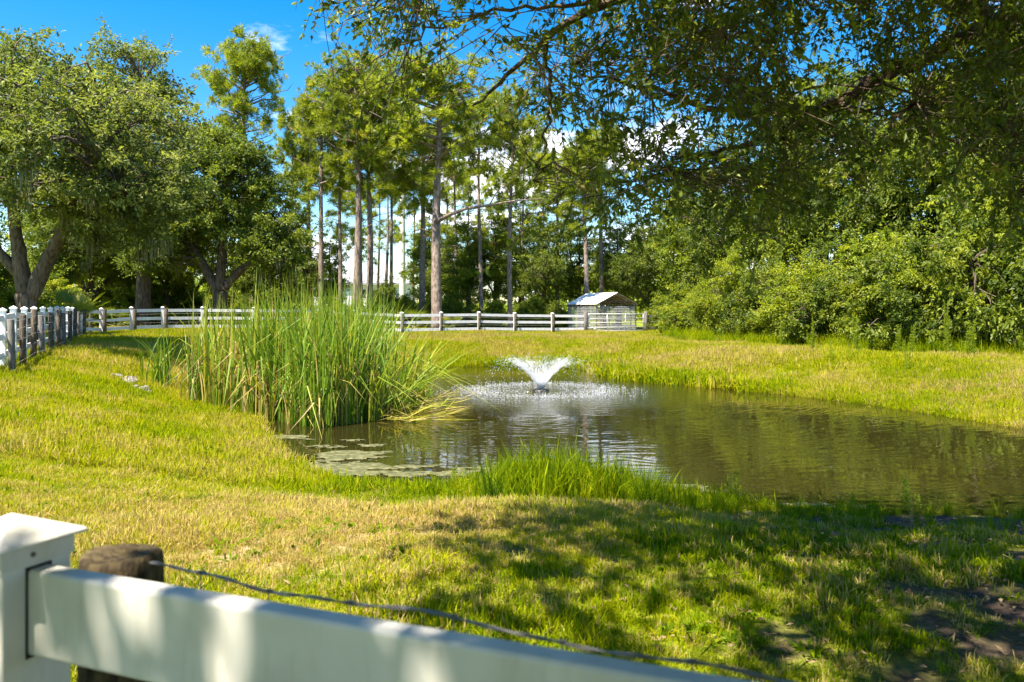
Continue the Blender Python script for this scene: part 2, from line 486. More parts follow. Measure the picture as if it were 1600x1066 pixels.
t.links.new(tc.outputs['Object'], n1.inputs['Vector']); t.links.new(tc.outputs['Object'], n2.inputs['Vector'])
r1 = ramp(t, [(0.3, (0.07, 0.1, 0.008)), (0.55, (0.2, 0.235, 0.010)), (0.75, (0.3, 0.27, 0.03))]); t.links.new(n1.outputs['Fac'], r1.inputs[0])
r2 = ramp(t, [(0.3, (0.16, 0.115, 0.06)), (0.7, (0.4, 0.3, 0.16))]); t.links.new(n1.outputs['Fac'], r2.inputs[0])
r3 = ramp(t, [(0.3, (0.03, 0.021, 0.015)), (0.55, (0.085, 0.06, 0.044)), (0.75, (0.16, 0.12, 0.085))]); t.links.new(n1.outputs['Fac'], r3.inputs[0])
def mixc(f, a, b):
    x = t.nodes.new('ShaderNodeMix'); x.data_type = 'RGBA'
    t.links.new(f, x.inputs[0]); t.links.new(a, x.inputs[6]); t.links.new(b, x.inputs[7])
    return x.outputs[2]
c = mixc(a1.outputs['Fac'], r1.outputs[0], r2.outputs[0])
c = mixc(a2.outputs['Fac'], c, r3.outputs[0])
c = mixc(a3.outputs['Fac'], c, r3.outputs[0])
p = t.nodes.new('ShaderNodeBsdfPrincipled'); p.inputs['Roughness'].default_value = 0.95; p.inputs['Specular IOR Level'].default_value = 0.1
t.links.new(c, p.inputs['Base Color'])
b = t.nodes.new('ShaderNodeBump'); b.inputs['Strength'].default_value = 0.9; b.inputs['Distance'].default_value = 0.05
n3 = t.nodes.new('ShaderNodeTexNoise'); n3.inputs['Scale'].default_value = 22; n3.inputs['Detail'].default_value = 6
t.links.new(tc.outputs['Object'], n3.inputs['Vector']); t.links.new(n3.outputs['Fac'], b.inputs['Height']); t.links.new(b.outputs[0], p.inputs['Normal'])
t.links.new(p.outputs[0], out.inputs['Surface'])
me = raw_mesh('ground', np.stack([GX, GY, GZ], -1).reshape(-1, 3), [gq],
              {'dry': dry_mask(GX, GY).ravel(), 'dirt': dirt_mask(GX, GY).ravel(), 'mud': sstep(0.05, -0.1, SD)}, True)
tag(obj('ground', me, 'turf'), kind='structure')

# water sheet
m, t, out = nmat('pond_water')
geo = t.nodes.new('ShaderNodeNewGeometry')
sub = t.nodes.new('ShaderNodeVectorMath'); sub.operation = 'SUBTRACT'
t.links.new(geo.outputs['Position'], sub.inputs[0]); sub.inputs[1].default_value = (FOUNT[0], FOUNT[1], ZW)
ln = t.nodes.new('ShaderNodeVectorMath'); ln.operation = 'LENGTH'; t.links.new(sub.outputs[0], ln.inputs[0])
dist = ln.outputs['Value']
def math_(op, a, b=None, c=None):
    x = t.nodes.new('ShaderNodeMath'); x.operation = op
    for i, v in enumerate((a, b, c)):
        if v is None: continue
        if isinstance(v, (int, float)): x.inputs[i].default_value = v
        else: t.links.new(v, x.inputs[i])
    return x.outputs[0]
def noise_(scale, detail=3, stretch=None):
    x = t.nodes.new('ShaderNodeTexNoise'); x.inputs['Scale'].default_value = scale; x.inputs['Detail'].default_value = detail
    if stretch:
        mp = t.nodes.new('ShaderNodeMapping'); mp.inputs['Scale'].default_value = stretch
        t.links.new(geo.outputs['Position'], mp.inputs['Vector']); t.links.new(mp.outputs[0], x.inputs['Vector'])
    else:
        t.links.new(geo.outputs['Position'], x.inputs['Vector'])
    return x.outputs['Fac']
wob = math_('MULTIPLY', noise_(0.5, 2), 2.5)
ph = math_('MULTIPLY', math_('ADD', dist, wob), 23.0)       # rings spreading from the fountain
ring = math_('SINE', ph)
ph2 = math_('MULTIPLY', math_('ADD', dist, math_('MULTIPLY', noise_(0.33, 2), 4.0)), 13.0)
ring2 = math_('SINE', ph2)
fall = t.nodes.new('ShaderNodeMapRange'); t.links.new(dist, fall.inputs['Value'])
fall.inputs['From Min'].default_value = 3.0; fall.inputs['From Max'].default_value = 16.0; fall.inputs['To Min'].default_value = 1.0; fall.inputs['To Max'].default_value = 0.35
chop = t.nodes.new('ShaderNodeMapRange'); t.links.new(dist, chop.inputs['Value']); chop.interpolation_type = 'SMOOTHSTEP'
chop.inputs['From Min'].default_value = 2.2; chop.inputs['From Max'].default_value = 6.5; chop.inputs['To Min'].default_value = 1.0; chop.inputs['To Max'].default_value = 0.0
patch = t.nodes.new('ShaderNodeMapRange'); t.links.new(noise_(0.22, 2), patch.inputs['Value'])
patch.inputs['From Min'].default_value = 0.35; patch.inputs['From Max'].default_value = 0.65; patch.inputs['To Min'].default_value = 0.45; patch.inputs['To Max'].default_value = 1.0
h = math_('MULTIPLY', math_('ADD', math_('MULTIPLY', ring, 0.0010), math_('MULTIPLY', ring2, 0.0012)), math_('MULTIPLY', fall.outputs[0], patch.outputs[0]))
h = math_('ADD', h, math_('MULTIPLY', noise_(2.2, 3), 0.0022))
h = math_('ADD', h, math_('MULTIPLY', math_('MULTIPLY', noise_(9, 4), 0.02), chop.outputs[0]))
b = t.nodes.new('ShaderNodeBump'); b.inputs['Strength'].default_value = 1.0; b.inputs['Distance'].default_value = 1.0
t.links.new(h, b.inputs['Height'])
p = t.nodes.new('ShaderNodeBsdfPrincipled')
p.inputs['Base Color'].default_value = (0.019, 0.017, 0.004, 1)
p.inputs['Roughness'].default_value = 0.03; p.inputs['IOR'].default_value = 1.333; p.inputs['Specular IOR Level'].default_value = 0.5
t.links.new(b.outputs[0], p.inputs['Normal'])
t.links.new(p.outputs[0], out.inputs['Surface'])
cen = POND.mean(0)
OUT = POND + normalize(POND - cen) * 0.8
wv = np.concatenate([np.c_[OUT, np.full(len(OUT), ZW)]])
tag(obj('pond_water', raw_mesh('pond_water', wv, [np.arange(len(wv))[None, ::1]]), 'pond_water'), kind='structure')

# ------------------------------------------------------------------ vegetation builders
def leaves(P, d, n, L, W, tint, fold=0.25):
    """folded pointed leaves: two triangles each, base at P, along d, facing n"""
    d = normalize(d); s = normalize(np.cross(d, n)); u = np.cross(s, d)
    L = np.broadcast_to(L, (len(P),))[:, None]; W = np.broadcast_to(W, (len(P),))[:, None]
    mid = P + d * L * 0.45 + u * W * fold
    V = np.stack([P, mid + s * W * 0.5, P + d * L, mid - s * W * 0.5], 1).reshape(-1, 3)
    b_ = np.arange(len(P))[:, None] * 4
    F = np.concatenate([b_ + [0, 1, 2], b_ + [0, 2, 3]])
    return V, F, np.repeat(tint, 4)

def leaf_mesh(name, parts):
    V = np.concatenate([p[0] for p in parts]); n = 0; F = []
    for p in parts:
        F.append(p[1] + n); n += len(p[0])
    return raw_mesh(name, V, [np.concatenate(F)], {'tint': np.concatenate([p[2] for p in parts])})

def rand_dirs(r, n):
    return normalize(r.normal(size=(n, 3)))

def in_blobs(r, blobs, n, shell=0.45):
    """points in ellipsoids, crowded towards the outside, lumpy outline"""
    vol = np.array([b[1][0] * b[1][1] * b[1][2] for b in blobs]) ** 0.8
    k = r.choice(len(blobs), n, p=vol / vol.sum())
    c = np.array([b[0] for b in blobs])[k]; s = np.array([b[1] for b in blobs])[k]
    d = rand_dirs(r, n)
    q = shell + (1 - shell) * r.random((n, 1)) ** 0.6
    q = q * (0.86 + 0.28 * r.random((n, 1)))
    return c + d * s * q, k

def broad_tree(name, seed, trunks, blobs, nclump, per, L, W, clump, lmat, bark, shell=0.45, droop=0.25, moss=0, branch_r=0.05, sprays=0):
    """returns an Empty with children trunk, crown (and moss); built around its own origin"""
    r = np.random.default_rng(seed)
    root = bpy.data.objects.new(name, None); root.empty_display_size = 0.3; C.objects.link(root)
    mb = MB(); nodes = []
    for path, rad in trunks:
        path = np.array(path, float); rad = np.array(rad, float)
        tt = np.linspace(0, 1, len(path)); ts = np.linspace(0, 1, len(path) * 4)
        fine = np.stack([np.interp(ts, tt, path[:, i]) for i in range(3)], 1)
        k = np.ones(5) / 5
        sm = np.stack([np.convolve(np.pad(fine[:, i], 2, 'edge'), k, 'valid') for i in range(3)], 1)
        sm += (r.random(sm.shape) - 0.5) * 0.06 * np.interp(ts, tt, rad)[:, None]
        fr = np.interp(ts, tt, rad)
        mb.tube(sm, fr, 10, lump=0.1, seed=seed)
        nodes.append(sm[len(sm) // 4:])
    nodes = np.concatenate(nodes)
    cc, kb = in_blobs(r, blobs, nclump, shell)
    # branches to the clumps
    dd = np.linalg.norm(cc[:, None] - (nodes - np.array([0, 0, 0.5]))[None], axis=-1)
    dd += 0.6 * np.maximum(0, nodes[None, :, 2] - cc[:, None, 2])
    st = nodes[dd.argmin(1)]
    ts = np.linspace(0, 1, 6)[None, :, None]
    ln = np.linalg.norm(cc - st, axis=1)[:, None, None]
    bend = r.normal(size=(nclump, 1, 3)) * 0.1 * ln + np.array([0, 0, 0.14]) * ln
    P = st[:, None] * (1 - ts) + cc[:, None] * ts + bend * np.sin(np.pi * ts)
    rad = (np.minimum(branch_r, 0.012 * ln[:, 0] + 0.006)) * (1 - 0.82 * ts[:, :, 0])
    v, q = vtubes(P, rad, 4)
    mb.add(v, [q])
    mb.build('trunk', bark, root, True)
    # leaves
    base_t = r.random(nclump) ** 1.3 * 0.72 + 0.05
    csz = clump * (0.7 + 0.6 * r.random(nclump))
    ci = np.repeat(np.arange(nclump), per)
    N = len(ci)
    # a clump is a few sprays: a point along a short twig plus scatter
    tw = r.integers(0, 7, N)
    twd = rand_dirs(r, nclump * 7).reshape(nclump, 7, 3) * np.array([1, 1, 0.55]) + np.array([0, 0, -droop * 0.5])
    al = r.random(N) ** 0.7
    pos = cc[ci] + twd[ci, tw] * (al * csz[ci])[:, None] * 1.08 + r.normal(size=(N, 3)) * (0.1 * csz[ci])[:, None]
    d = twd[ci, tw] + r.normal(size=(N, 3)) * 0.65 + np.array([0, 0, -droop])
    nrm = r.normal(size=(N, 3)) * 0.7 + np.array([0, 0, 0.9])
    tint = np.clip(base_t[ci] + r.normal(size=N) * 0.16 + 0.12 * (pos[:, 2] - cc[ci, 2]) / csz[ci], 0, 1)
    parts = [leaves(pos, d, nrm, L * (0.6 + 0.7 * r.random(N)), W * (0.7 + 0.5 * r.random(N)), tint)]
    if sprays:
        # feathery twigs poking out of the outline
        top = cc[r.choice(nclump, sprays)]
        cen = np.mean([b[0] for b in blobs], 0)
        od = normalize(normalize(top - cen) + r.normal(size=(sprays, 3)) * 0.4)
        si = np.repeat(np.arange(sprays), 26)
        al = r.random(len(si)) * (0.8 + 0.8 * r.random(sprays))[si]
        pos = top[si] + od[si] * al[:, None] + r.normal(size=(len(si), 3)) * 0.07
        parts.append(leaves(pos, od[si] * 0.5 + r.normal(size=(len(si), 3)) * 0.7, r.normal(size=(len(si), 3)) + [0, 0, 0.6], L * 0.9, W * 0.9, np.clip(0.4 + r.normal(size=len(si)) * 0.2, 0, 1)))
    cr = obj('crown', leaf_mesh('crown', parts), lmat, root); cr['kind'] = 'stuff'
    if moss:
        low = cc[np.argsort(cc[:, 2] + r.normal(size=nclump) * 1.2)[: max(moss * 2, 10)]]
        mp = low[r.choice(len(low), moss)]
        mi = np.repeat(np.arange(moss), 22)
        hang = (0.5 + 1.1 * r.random(moss))[mi] * (0.35 + 0.65 * r.random(len(mi)))
        pos = mp[mi] + r.normal(size=(len(mi), 3)) * [0.16, 0.16, 0.1]
        dd_ = np.c_[r.normal(size=(len(mi), 2)) * 0.06, -np.ones(len(mi))]
        V, F, T = leaves(pos, dd_, rand_dirs(r, len(mi)), hang, 0.045 + 0.03 * r.random(len(mi)), r.random(len(mi)))
        ms = obj('moss', raw_mesh('moss', V, [F], {'tint': T}), 'moss', root)
        ms['label'] = 'grey-green moss hanging from the lower boughs'; ms['kind'] = 'stuff'
    return root

def pine_tree(name, seed, H, r0, crown_lo, spread, ntuft, lean=0.0, dead=6):
    r = np.random.default_rng(seed)
    root = bpy.data.objects.new(name, None); root.empty_display_size = 0.3; C.objects.link(root)
    ts = np.linspace(0, 1, 22)
    bx = lean * ts ** 2 * H + 0.12 * np.sin(ts * 5 + seed); by = 0.1 * np.sin(ts * 4 + seed * 2)
    path = np.stack([bx - bx[0], by - by[0], ts * H], 1)
    path[0, 2] = -0.4
    rad = r0 * (1 - 0.72 * ts ** 1.1); rad[0] *= 1.25; rad[-1] = 0.03
    mb = MB(); mb.tube(path, rad, 10, lump=0.07, seed=seed)
    nb = max(12, ntuft // 11)
    h = crown_lo + (1 - crown_lo) * r.random(nb) ** 0.75
    az = r.random(nb) * 6.283
    prof = np.sqrt(np.clip(1 - ((h - (crown_lo + 1) / 2) / ((1 - crown_lo) / 2) * 0.93) ** 2, 0.08, 1))
    ln = spread * prof * (0.55 + 0.6 * r.random(nb))
    up = 0.15 + 0.75 * (h - crown_lo) / (1 - crown_lo)
    st = np.stack([np.interp(h, ts, path[:, 0]), np.interp(h, ts, path[:, 1]), h * H], 1)
    dr = np.stack([np.cos(az), np.sin(az), up * 0.6], 1)
    s = np.linspace(0, 1, 7)
    P = st[:, None] + dr[:, None] * (ln[:, None] * s)[:, :, None]
    P[:, :, 2] += (s ** 2)[None] * ln[:, None] * 0.25 + np.sin(s * 6)[None] * 0.05
    P[:, 1:, :2] += r.normal(size=(nb, 6, 2)) * 0.07 * ln[:, None, None]
    v, q = vtubes(P, (0.012 + 0.02 * ln)[:, None] * (1 - 0.85 * s)[None], 5); mb.add(v, [q])
    # bare dead stubs under the crown
    hd = (0.45 + 0.5 * r.random(dead)) * crown_lo; ad = r.random(dead) * 6.283; ld = spread * (0.25 + 0.5 * r.random(dead))
    sd_ = np.stack([np.interp(hd, ts, path[:, 0]), np.interp(hd, ts, path[:, 1]), hd * H], 1)
    PD = sd_[:, None] + np.stack([np.cos(ad), np.sin(ad), 0.25 + 0 * ad], 1)[:, None] * (ld[:, None] * s)[:, :, None]
    PD[:, 1:] += r.normal(size=(dead, 6, 3)) * 0.06
    v, q = vtubes(PD, 0.03 * (1 - 0.8 * s)[None] * np.ones((dead, 1)), 4); mb.add(v, [q])
    mb.build('trunk', 'pine_bark', root, True)
    # needle tufts in bunches at the outer part of every branch
    bi = r.integers(0, nb, ntuft); al = 0.42 + 0.6 * r.random(ntuft) ** 0.7
    i0 = np.clip((al * 6).astype(int), 0, 5); fr = np.clip(al * 6 - i0, 0, 1.1)
    tc_ = P[bi, i0] * (1 - fr)[:, None] + P[bi, i0 + 1] * fr[:, None] + r.normal(size=(ntuft, 3)) * [0.42, 0.42, 0.3]
    grp = r.integers(0, max(1, ntuft // 5), ntuft)          # tufts sit together in bunches
    tc_ = tc_[grp] + r.normal(size=(ntuft, 3)) * [0.26, 0.26, 0.2]; bi = bi[grp]
    K = 34
    ti = np.repeat(np.arange(ntuft), K); N = len(ti)
    axis_ = normalize(dr[bi] * [1, 1, 0.3] + [0, 0, 0.75] + r.normal(size=(ntuft, 3)) * 0.35)
    d = normalize(axis_[ti] * 0.75 + rand_dirs(r, N) * 0.95)
    L = (0.28 + 0.2 * r.random(N))
    bt = (0.25 + 0.5 * r.random(ntuft))[grp] + r.normal(size=ntuft) * 0.1
    V, F, T = leaves(tc_[ti] + d * 0.03, d, rand_dirs(r, N), L, 0.045, np.clip(bt[ti] + r.normal(size=N) * 0.12, 0, 1), 0.0)
    cr = obj('crown', raw_mesh('crown', V, [F], {'tint': T}), 'pine_needle', root); cr['kind'] = 'stuff'
    return root

def palmetto(name, seed, n=16, stem=0.0, size=1.0):
    r = np.random.default_rng(seed)
    root = bpy.data.objects.new(name, None); root.empty_display_size = 0.2; C.objects.link(root)
    if stem > 0:
        mb = MB(); mb.tube([(0, 0, -0.2), (0.03, 0, stem * 0.5), (0, 0.02, stem)], [0.17, 0.15, 0.16], 9, lump=0.12, seed=seed)
        mb.build('trunk', 'grey_wood', root, True)
    for k in range(n):
        az = k * 2.4 + r.random() * 0.4; el = 0.15 + 1.05 * r.random()
        if r.random() < 0.25 and stem > 0: el = -0.5
        d = np.array([math.cos(az) * math.cos(el), math.sin(az) * math.cos(el), math.sin(el)])
        pl = size * (0.55 + 0.5 * r.random())
        b0 = np.array([0, 0, stem]); hub = b0 + d * pl
        mb = MB(); tint = 1.0 if el < 0 else min(0.95, 0.25 + 0.6 * r.random())
        mb.tube([b0, b0 + d * pl * 0.5 + [0, 0, 0.03], hub], [0.014, 0.012, 0.009], 4, tint=tint)
        side = normalize(np.cross(d, [0, 0, 1.0])); up = np.cross(side, d)
        ns = 20
        a = np.linspace(-1.75, 1.75, ns)
        dirs = np.cos(a)[:, None] * d + np.sin(a)[:, None] * side + 0.12 * np.abs(np.sin(a))[:, None] * up
        Ls = size * (0.5 + 0.2 * np.cos(a)) * (0.9 + 0.2 * r.random(ns))
        V, F, T = leaves(np.repeat(hub[None], ns, 0), dirs + np.array([0, 0, -0.12]), np.repeat(up[None], ns, 0), Ls, 0.06 * size, np.clip(tint + r.normal(size=ns) * 0.08, 0, 1), 0.3)
        mb.add(V, [F], T)
        mb.build('frond', 'palm_leaf', root)
    return root

def place(o, x, D, s=1.0, rz=0.0, z=None, label=None, cat=None, group=None, sz=None):
    X = pX(x, D)
    o.location = (X, D, (gz(X, D) if z is None else z) - 0.03)
    o.rotation_euler = (0, 0, rz)
    o.scale = (s, s, s if sz is None else sz)
    return tag(o, label, cat, group)

# ------------------------------------------------------------------ oaks on the left
oakA = broad_tree('live_oak', 11,
    [([(0.0, 0, -0.3), (0.02, 0, 0.9), (-0.05, 0, 2.0)], [0.42, 0.34, 0.33]),
     ([(-0.06, 0, 1.7), (-0.25, 0, 3.0), (-0.55, 0.1, 4.6), (-0.5, 0, 7.0)], [0.27, 0.24, 0.18, 0.08]),
     ([(-0.2, 0, 2.4), (-0.9, -0.1, 3.3), (-1.9, 0, 4.3), (-3.4, 0, 5.5)], [0.18, 0.16, 0.12, 0.06]),
     ([(0.05, 0, 1.6), (0.55, 0, 2.8), (1.25, -0.1, 3.9), (1.7, -0.2, 5.4), (2.4, 0, 7.0)], [0.26, 0.25, 0.2, 0.14, 0.06]),
     ([(1.2, 0, 3.8), (2.4, -0.5, 4.8), (3.6, -0.8, 5.2)], [0.13, 0.1, 0.05])],
    [((-2.6, 0, 7.2), (3.2, 3.2, 2.6)), ((0.2, 0.2, 7.6), (3.0, 3.2, 2.6)), ((2.8, -0.2, 6.6), (2.8, 3.0, 2.7)), ((3.7, -0.6, 4.9), (1.9, 2.2, 1.5)),
     ((-0.4, 0.5, 9.6), (1.6, 1.8, 1.3)), ((2.0, -3.4, 6.2), (2.6, 2.4, 1.9)), ((1.9, 1.4, 4.6), (1.5, 1.5, 1.1)), ((-3.4, -0.2, 5.6), (2.2, 2.3, 1.5))],
    560, 115, 0.17, 0.085, 0.62, 'pale_oak_leaf', 'oak_bark', moss=22, sprays=160, branch_r=0.07)
place(oakA, 43, 27.0, label='big forked live oak behind the white fence at the far left', cat='tree')
oakB = broad_tree('live_oak', 12,
    [([(0, 0, -0.3), (0.02, 0, 1.0), (0, 0, 2.0)], [0.42, 0.36, 0.34]),
     ([(0, 0, 1.6), (-0.6, 0, 2.9), (-1.5, 0, 4.4), (-2.2, 0, 6.0)], [0.24, 0.2, 0.15, 0.07]),
     ([(0, 0, 1.8), (0.1, 0, 3.4), (0.2, 0.2, 5.2), (0.2, 0, 7.4)], [0.26, 0.22, 0.16, 0.06]),
     ([(0.05, 0, 1.8), (0.9, 0, 2.9), (1.9, 0, 3.6), (3.0, 0, 4.6)], [0.2, 0.18, 0.13, 0.06])],
    [((-2.2, 0, 5.6), (2.3, 2.6, 2.3)), ((0.0, 0, 7.0), (2.6, 2.8, 2.6)), ((2.2, 0, 5.4), (2.1, 2.6, 2.4)), ((3.0, -0.4, 3.8), (1.2, 1.7, 1.3)), ((0.6, -0.6, 8.6), (1.7, 1.8, 1.3)), ((-3.0, -0.4, 3.9), (1.4, 1.8, 1.2))],
    480, 115, 0.17, 0.085, 0.6, 'oak_leaf', 'oak_bark', moss=10, sprays=120, branch_r=0.06)
place(oakB, 343, 46.5, s=1.2, label='spreading oak with dark low fork above the cattails', cat='tree')
oakC = broad_tree('live_oak', 13,
    [([(0, 0, -0.3), (0.1, 0, 2.5), (0, 0, 5.0), (0.2, 0, 9.0), (0, 0, 12.5)], [0.4, 0.33, 0.28, 0.18, 0.06]),
     ([(0.05, 0, 3.2), (1.0, 0.2, 5.0), (2.2, 0, 7.6)], [0.2, 0.15, 0.06]),
     ([(0.05, 0, 4.0), (-1.2, 0.2, 6.0), (-2.2, 0, 8.5)], [0.2, 0.14, 0.06])],
    [((0, 0, 9.6), (2.9, 2.8, 3.0)), ((-0.6, 0, 12.6), (1.9, 1.9, 1.8)), ((2.0, 0, 8.4), (2.2, 2.3, 2.3)), ((-2.2, 0, 7.8), (2.2, 2.3, 2.3)), ((1.0, 0, 5.8), (2.4, 2.4, 1.9)), ((-1.2, 0, 5.2), (2.2, 2.2, 1.7))],
    460, 105, 0.19, 0.09, 0.66, 'pale_oak_leaf', 'oak_bark', moss=8, sprays=200, branch_r=0.06)
place(oakC, 222, 47.5, s=1.22, label='tallest oak with feathery top rising between the two forked oaks', cat='tree')
o = place(copy_tree(oakC), -90, 33.0, s=0.82, rz=2.1, label='oak at the left picture edge behind the forked oak', cat='tree')
o = place(copy_tree(oakB), 140, 50.0, s=0.95, rz=1.2, label='oak deep behind the left fence corner under taller crowns', cat='tree')

# ------------------------------------------------------------------ pines behind the far fence
pineA = pine_tree('pine_tree', 21, 18.0, 0.30, 0.60, 3.3, 800)
pineB = pine_tree('pine_tree', 22, 17.5, 0.27, 0.52, 3.0, 760, lean=0.02)
pineC = pine_tree('pine_tree', 23, 16.0, 0.19, 0.66, 2.1, 420, lean=-0.015, dead=9)
pineD = pine_tree('pine_tree', 24, 15.0, 0.15, 0.74, 1.7, 260, lean=0.01, dead=10)
pineE = pine_tree('pine_tree', 26, 14.0, 0.14, 0.36, 1.9, 300, lean=0.012, dead=6)
base_h = {id(pineE): 14.0, id(pineA): 18.0, id(pineB): 17.5, id(pineC): 16.0, id(pineD): 15.0}
used = set()
def pine(proto, x, D, ytop, rz, label, wide=1.0):
    zt = CAM_H + (HOR - ytop) / FPX * D
    o = proto if id(proto) not in used else copy_tree(proto)
    used.add(id(proto))
    sz = zt / base_h[id(proto)]
    place(o, x, D, wide, rz, label=label, cat='pine tree', group='pines behind the far fence', sz=sz)
    return o
pine(pineA, 384, 60, 96, 0.6, 'round-topped pine standing clear against blue sky above the oaks', 1.0)
pine(pineC, 478, 66, 190, 1.0, 'thin pine just left of the leaning pine above the cattails')
pine(pineB, 503, 58, 150, 2.0, 'pine rising straight out of the cattails, right of the oaks', 0.85)
pine(pineA, 556, 55, 118, 3.1, 'left trunk of the close pair of pines right of the cattails', 1.0)
pine(pineB, 576, 56, 132, 4.4, 'right trunk of the close pair of pines right of the cattails', 0.95)
pine(pineD, 601, 68, 240, 0.2, 'slim pine in front of the pale house roof')
pine(pineC, 610, 74, 215, 2.2, 'thin pine close left of the concrete pole')
pine(pineB, 659, 60, 190, 5.2, 'dark pine close left of the thickest trunk')
big = pine(pineA, 683, 52, 118, 5.3, 'thickest pine trunk with one long bare branch reaching right', 1.25)
pine(pineD, 713, 66, 205, 1.7, 'spindly pine just right of the thickest trunk')
pine(pineC, 752, 62, 160, 3.9, 'thin grey pine halfway between thickest trunk and fountain')
pine(pineB, 798, 55, 165, 0.9, 'slender reddish pine directly behind a fence post above the fountain', 0.7)
pine(pineD, 818, 70, 225, 4.2, 'faint slim pine right of the slender reddish pine')
pine(pineC, 872, 66, 250, 5.5, 'thin pine left of the shed among leafy trees')
pine(pineB, 915, 60, 225, 2.9, 'pine behind the left end of the white-roofed shed', 0.8)
pine(pineA, 942, 63, 215, 0.3, 'pine behind the ridge of the white-roofed shed', 0.7)
pine(pineC, 1352, 44, 130, 0.4, 'grey pine trunk showing through the green wall on the right', 1.1)
pine(pineA, 1240, 58, 150, 2.7, 'pine mostly veiled by hanging oak leaves on the right', 0.9)
pine(pineB, 1470, 50, 140, 1.4, 'pine crown glimpsed behind leaves near the right edge', 0.9)
pine(pineC, 395, 70, 320, 0.4, 'low thin pine behind the cattail tops')
pine(pineD, 488, 72, 260, 2.4, 'farthest slim pine left of the pine that rises out of the cattails')
pine(pineE, 532, 76, 275, 0.5, 'leafy young pine left of the close pair, low green crown')
pine(pineE, 566, 72, 300, 4.4, 'small young pine seen between the close pair of pines')
pine(pineE, 590, 80, 268, 1.9, 'young pine half hidden just right of the close pair')
pine(pineE, 645, 78, 285, 3.0, 'young pine just right of the concrete pole')
pine(pineE, 700, 74, 262, 4.1, 'young pine low crown right beside the thickest trunk')
pine(pineE, 735, 82, 270, 5.0, 'young pine behind the thin grey pine')
pine(pineE, 778, 76, 280, 0.9, 'young pine left of the slender reddish pine')
pine(pineE, 846, 78, 265, 2.5, 'young pine over the rounded dark oak left of the shed')
pine(pineE, 892, 74, 250, 3.6, 'young pine between the dark oak and the shed')
pine(pineE, 455, 66, 230, 1.1, 'young pine right of the spreading oak crown')
pine(pineC, 531, 62, 205, 2.9, 'thin pine left of the close pair, crown merging with theirs')
# the long bare branch on the big pine
mb = MB()
q_ = np.array([(0, 0, 7.3), (0.8, -0.2, 7.7), (1.9, -0.3, 8.1), (3.4, -0.3, 8.3), (5.0, -0.2, 8.6), (7.2, -0.1, 8.8)])
mb.tube(q_, [0.16, 0.13, 0.11, 0.08, 0.05, 0.02], 7)
mb.tube([q_[3], q_[3] + [0.5, 0.1, 0.9], q_[3] + [1.3, 0.1, 1.5]], [0.05, 0.035, 0.01], 5)
mb.tube([q_[4], q_[4] + [0.6, 0.1, -0.4]], [0.035, 0.01], 5)
br = mb.build('bare_branch', 'pine_bark', None, True)
br.parent = big; br.matrix_parent_inverse = Matrix.Identity(4)
br.rotation_euler = (0, 0, -5.3); br.scale = (0.8, 0.8, 0.8 * 1.25 / big.scale[2])
br['label'] = 'long bare horizontal branch'

# ------------------------------------------------------------------ leafy trees and shrubs
def blobs_of(r, n, rad, h, flat=1.0):
    out_ = []
    for k in range(n):
        a = r.random() * 6.283; q = rad * math.sqrt(r.random()) * 0.62
        zc = h * (0.25 + 0.55 * r.random()); s = rad * (0.4 + 0.25 * r.random())
        out_.append(((math.cos(a) * q, math.sin(a) * q, zc), (s, s, s * flat * 0.95)))
    return out_
rr = np.random.default_rng(5)
shrubA = broad_tree('shrub', 31, [([(0, 0, -0.2), (0.1, 0, 1.2), (0.2, 0, 2.6)], [0.09, 0.07, 0.03]), ([(0, 0, 0.1), (-0.7, 0.1, 1.4), (-1.1, 0, 2.4)], [0.07, 0.05, 0.02])],
    [((0, 0, 2.2), (1.7, 1.7, 1.6)), ((-1.2, 0, 1.5), (1.4, 1.4, 1.4)), ((1.3, 0.1, 1.4), (1.3, 1.4, 1.4)), ((0.2, -0.7, 1.0), (1.6, 1.2, 1.0)), ((0.5, 0, 3.3), (0.9, 0.9, 0.9))],
    240, 110, 0.15, 0.075, 0.4, 'shrub_leaf', 'oak_bark', sprays=60, branch_r=0.03)
shrubB = broad_tree('shrub', 32, [([(0, 0, -0.2), (-0.1, 0, 1.2), (0, 0, 2.4)], [0.09, 0.07, 0.03]), ([(0, 0, 0.1), (0.7, 0.1, 1.2), (1.3, 0, 1.9)], [0.07, 0.05, 0.02])],
    [((0.1, 0, 1.8), (1.5, 1.5, 1.5)), ((-1.2, 0.1, 1.2), (1.2, 1.3, 1.1)), ((1.2, 0, 1.3), (1.3, 1.3, 1.2)), ((0, -0.6, 0.8), (1.6, 1.1, 0.85))],
    200, 110, 0.14, 0.075, 0.4, 'dark_shrub_leaf', 'oak_bark', sprays=40, branch_r=0.03)
shrubC = broad_tree('shrub', 35, [([(0, 0, -0.2), (0.15, 0, 1.4), (0.1, 0.1, 3.4)], [0.06, 0.045, 0.015]), ([(0, 0, 0.1), (-0.5, 0.1, 1.4), (-0.9, 0, 2.9)], [0.05, 0.035, 0.012]), ([(0, 0, 0.1), (0.7, -0.2, 1.2), (1.0, 0, 2.4)], [0.05, 0.035, 0.012])],
    [((0.1, 0, 3.0), (0.8, 0.8, 1.0)), ((-0.9, 0, 2.5), (0.8, 0.8, 0.8)), ((1.0, 0.1, 2.0), (0.9, 0.9, 0.9)), ((0, -0.5, 1.1), (1.3, 0.9, 0.8)), ((-0.8, -0.2, 1.2), (0.8, 0.8, 0.7))],
    150, 120, 0.11, 0.05, 0.38, 'lime_leaf', 'oak_bark', sprays=70, branch_r=0.025, droop=0.1)
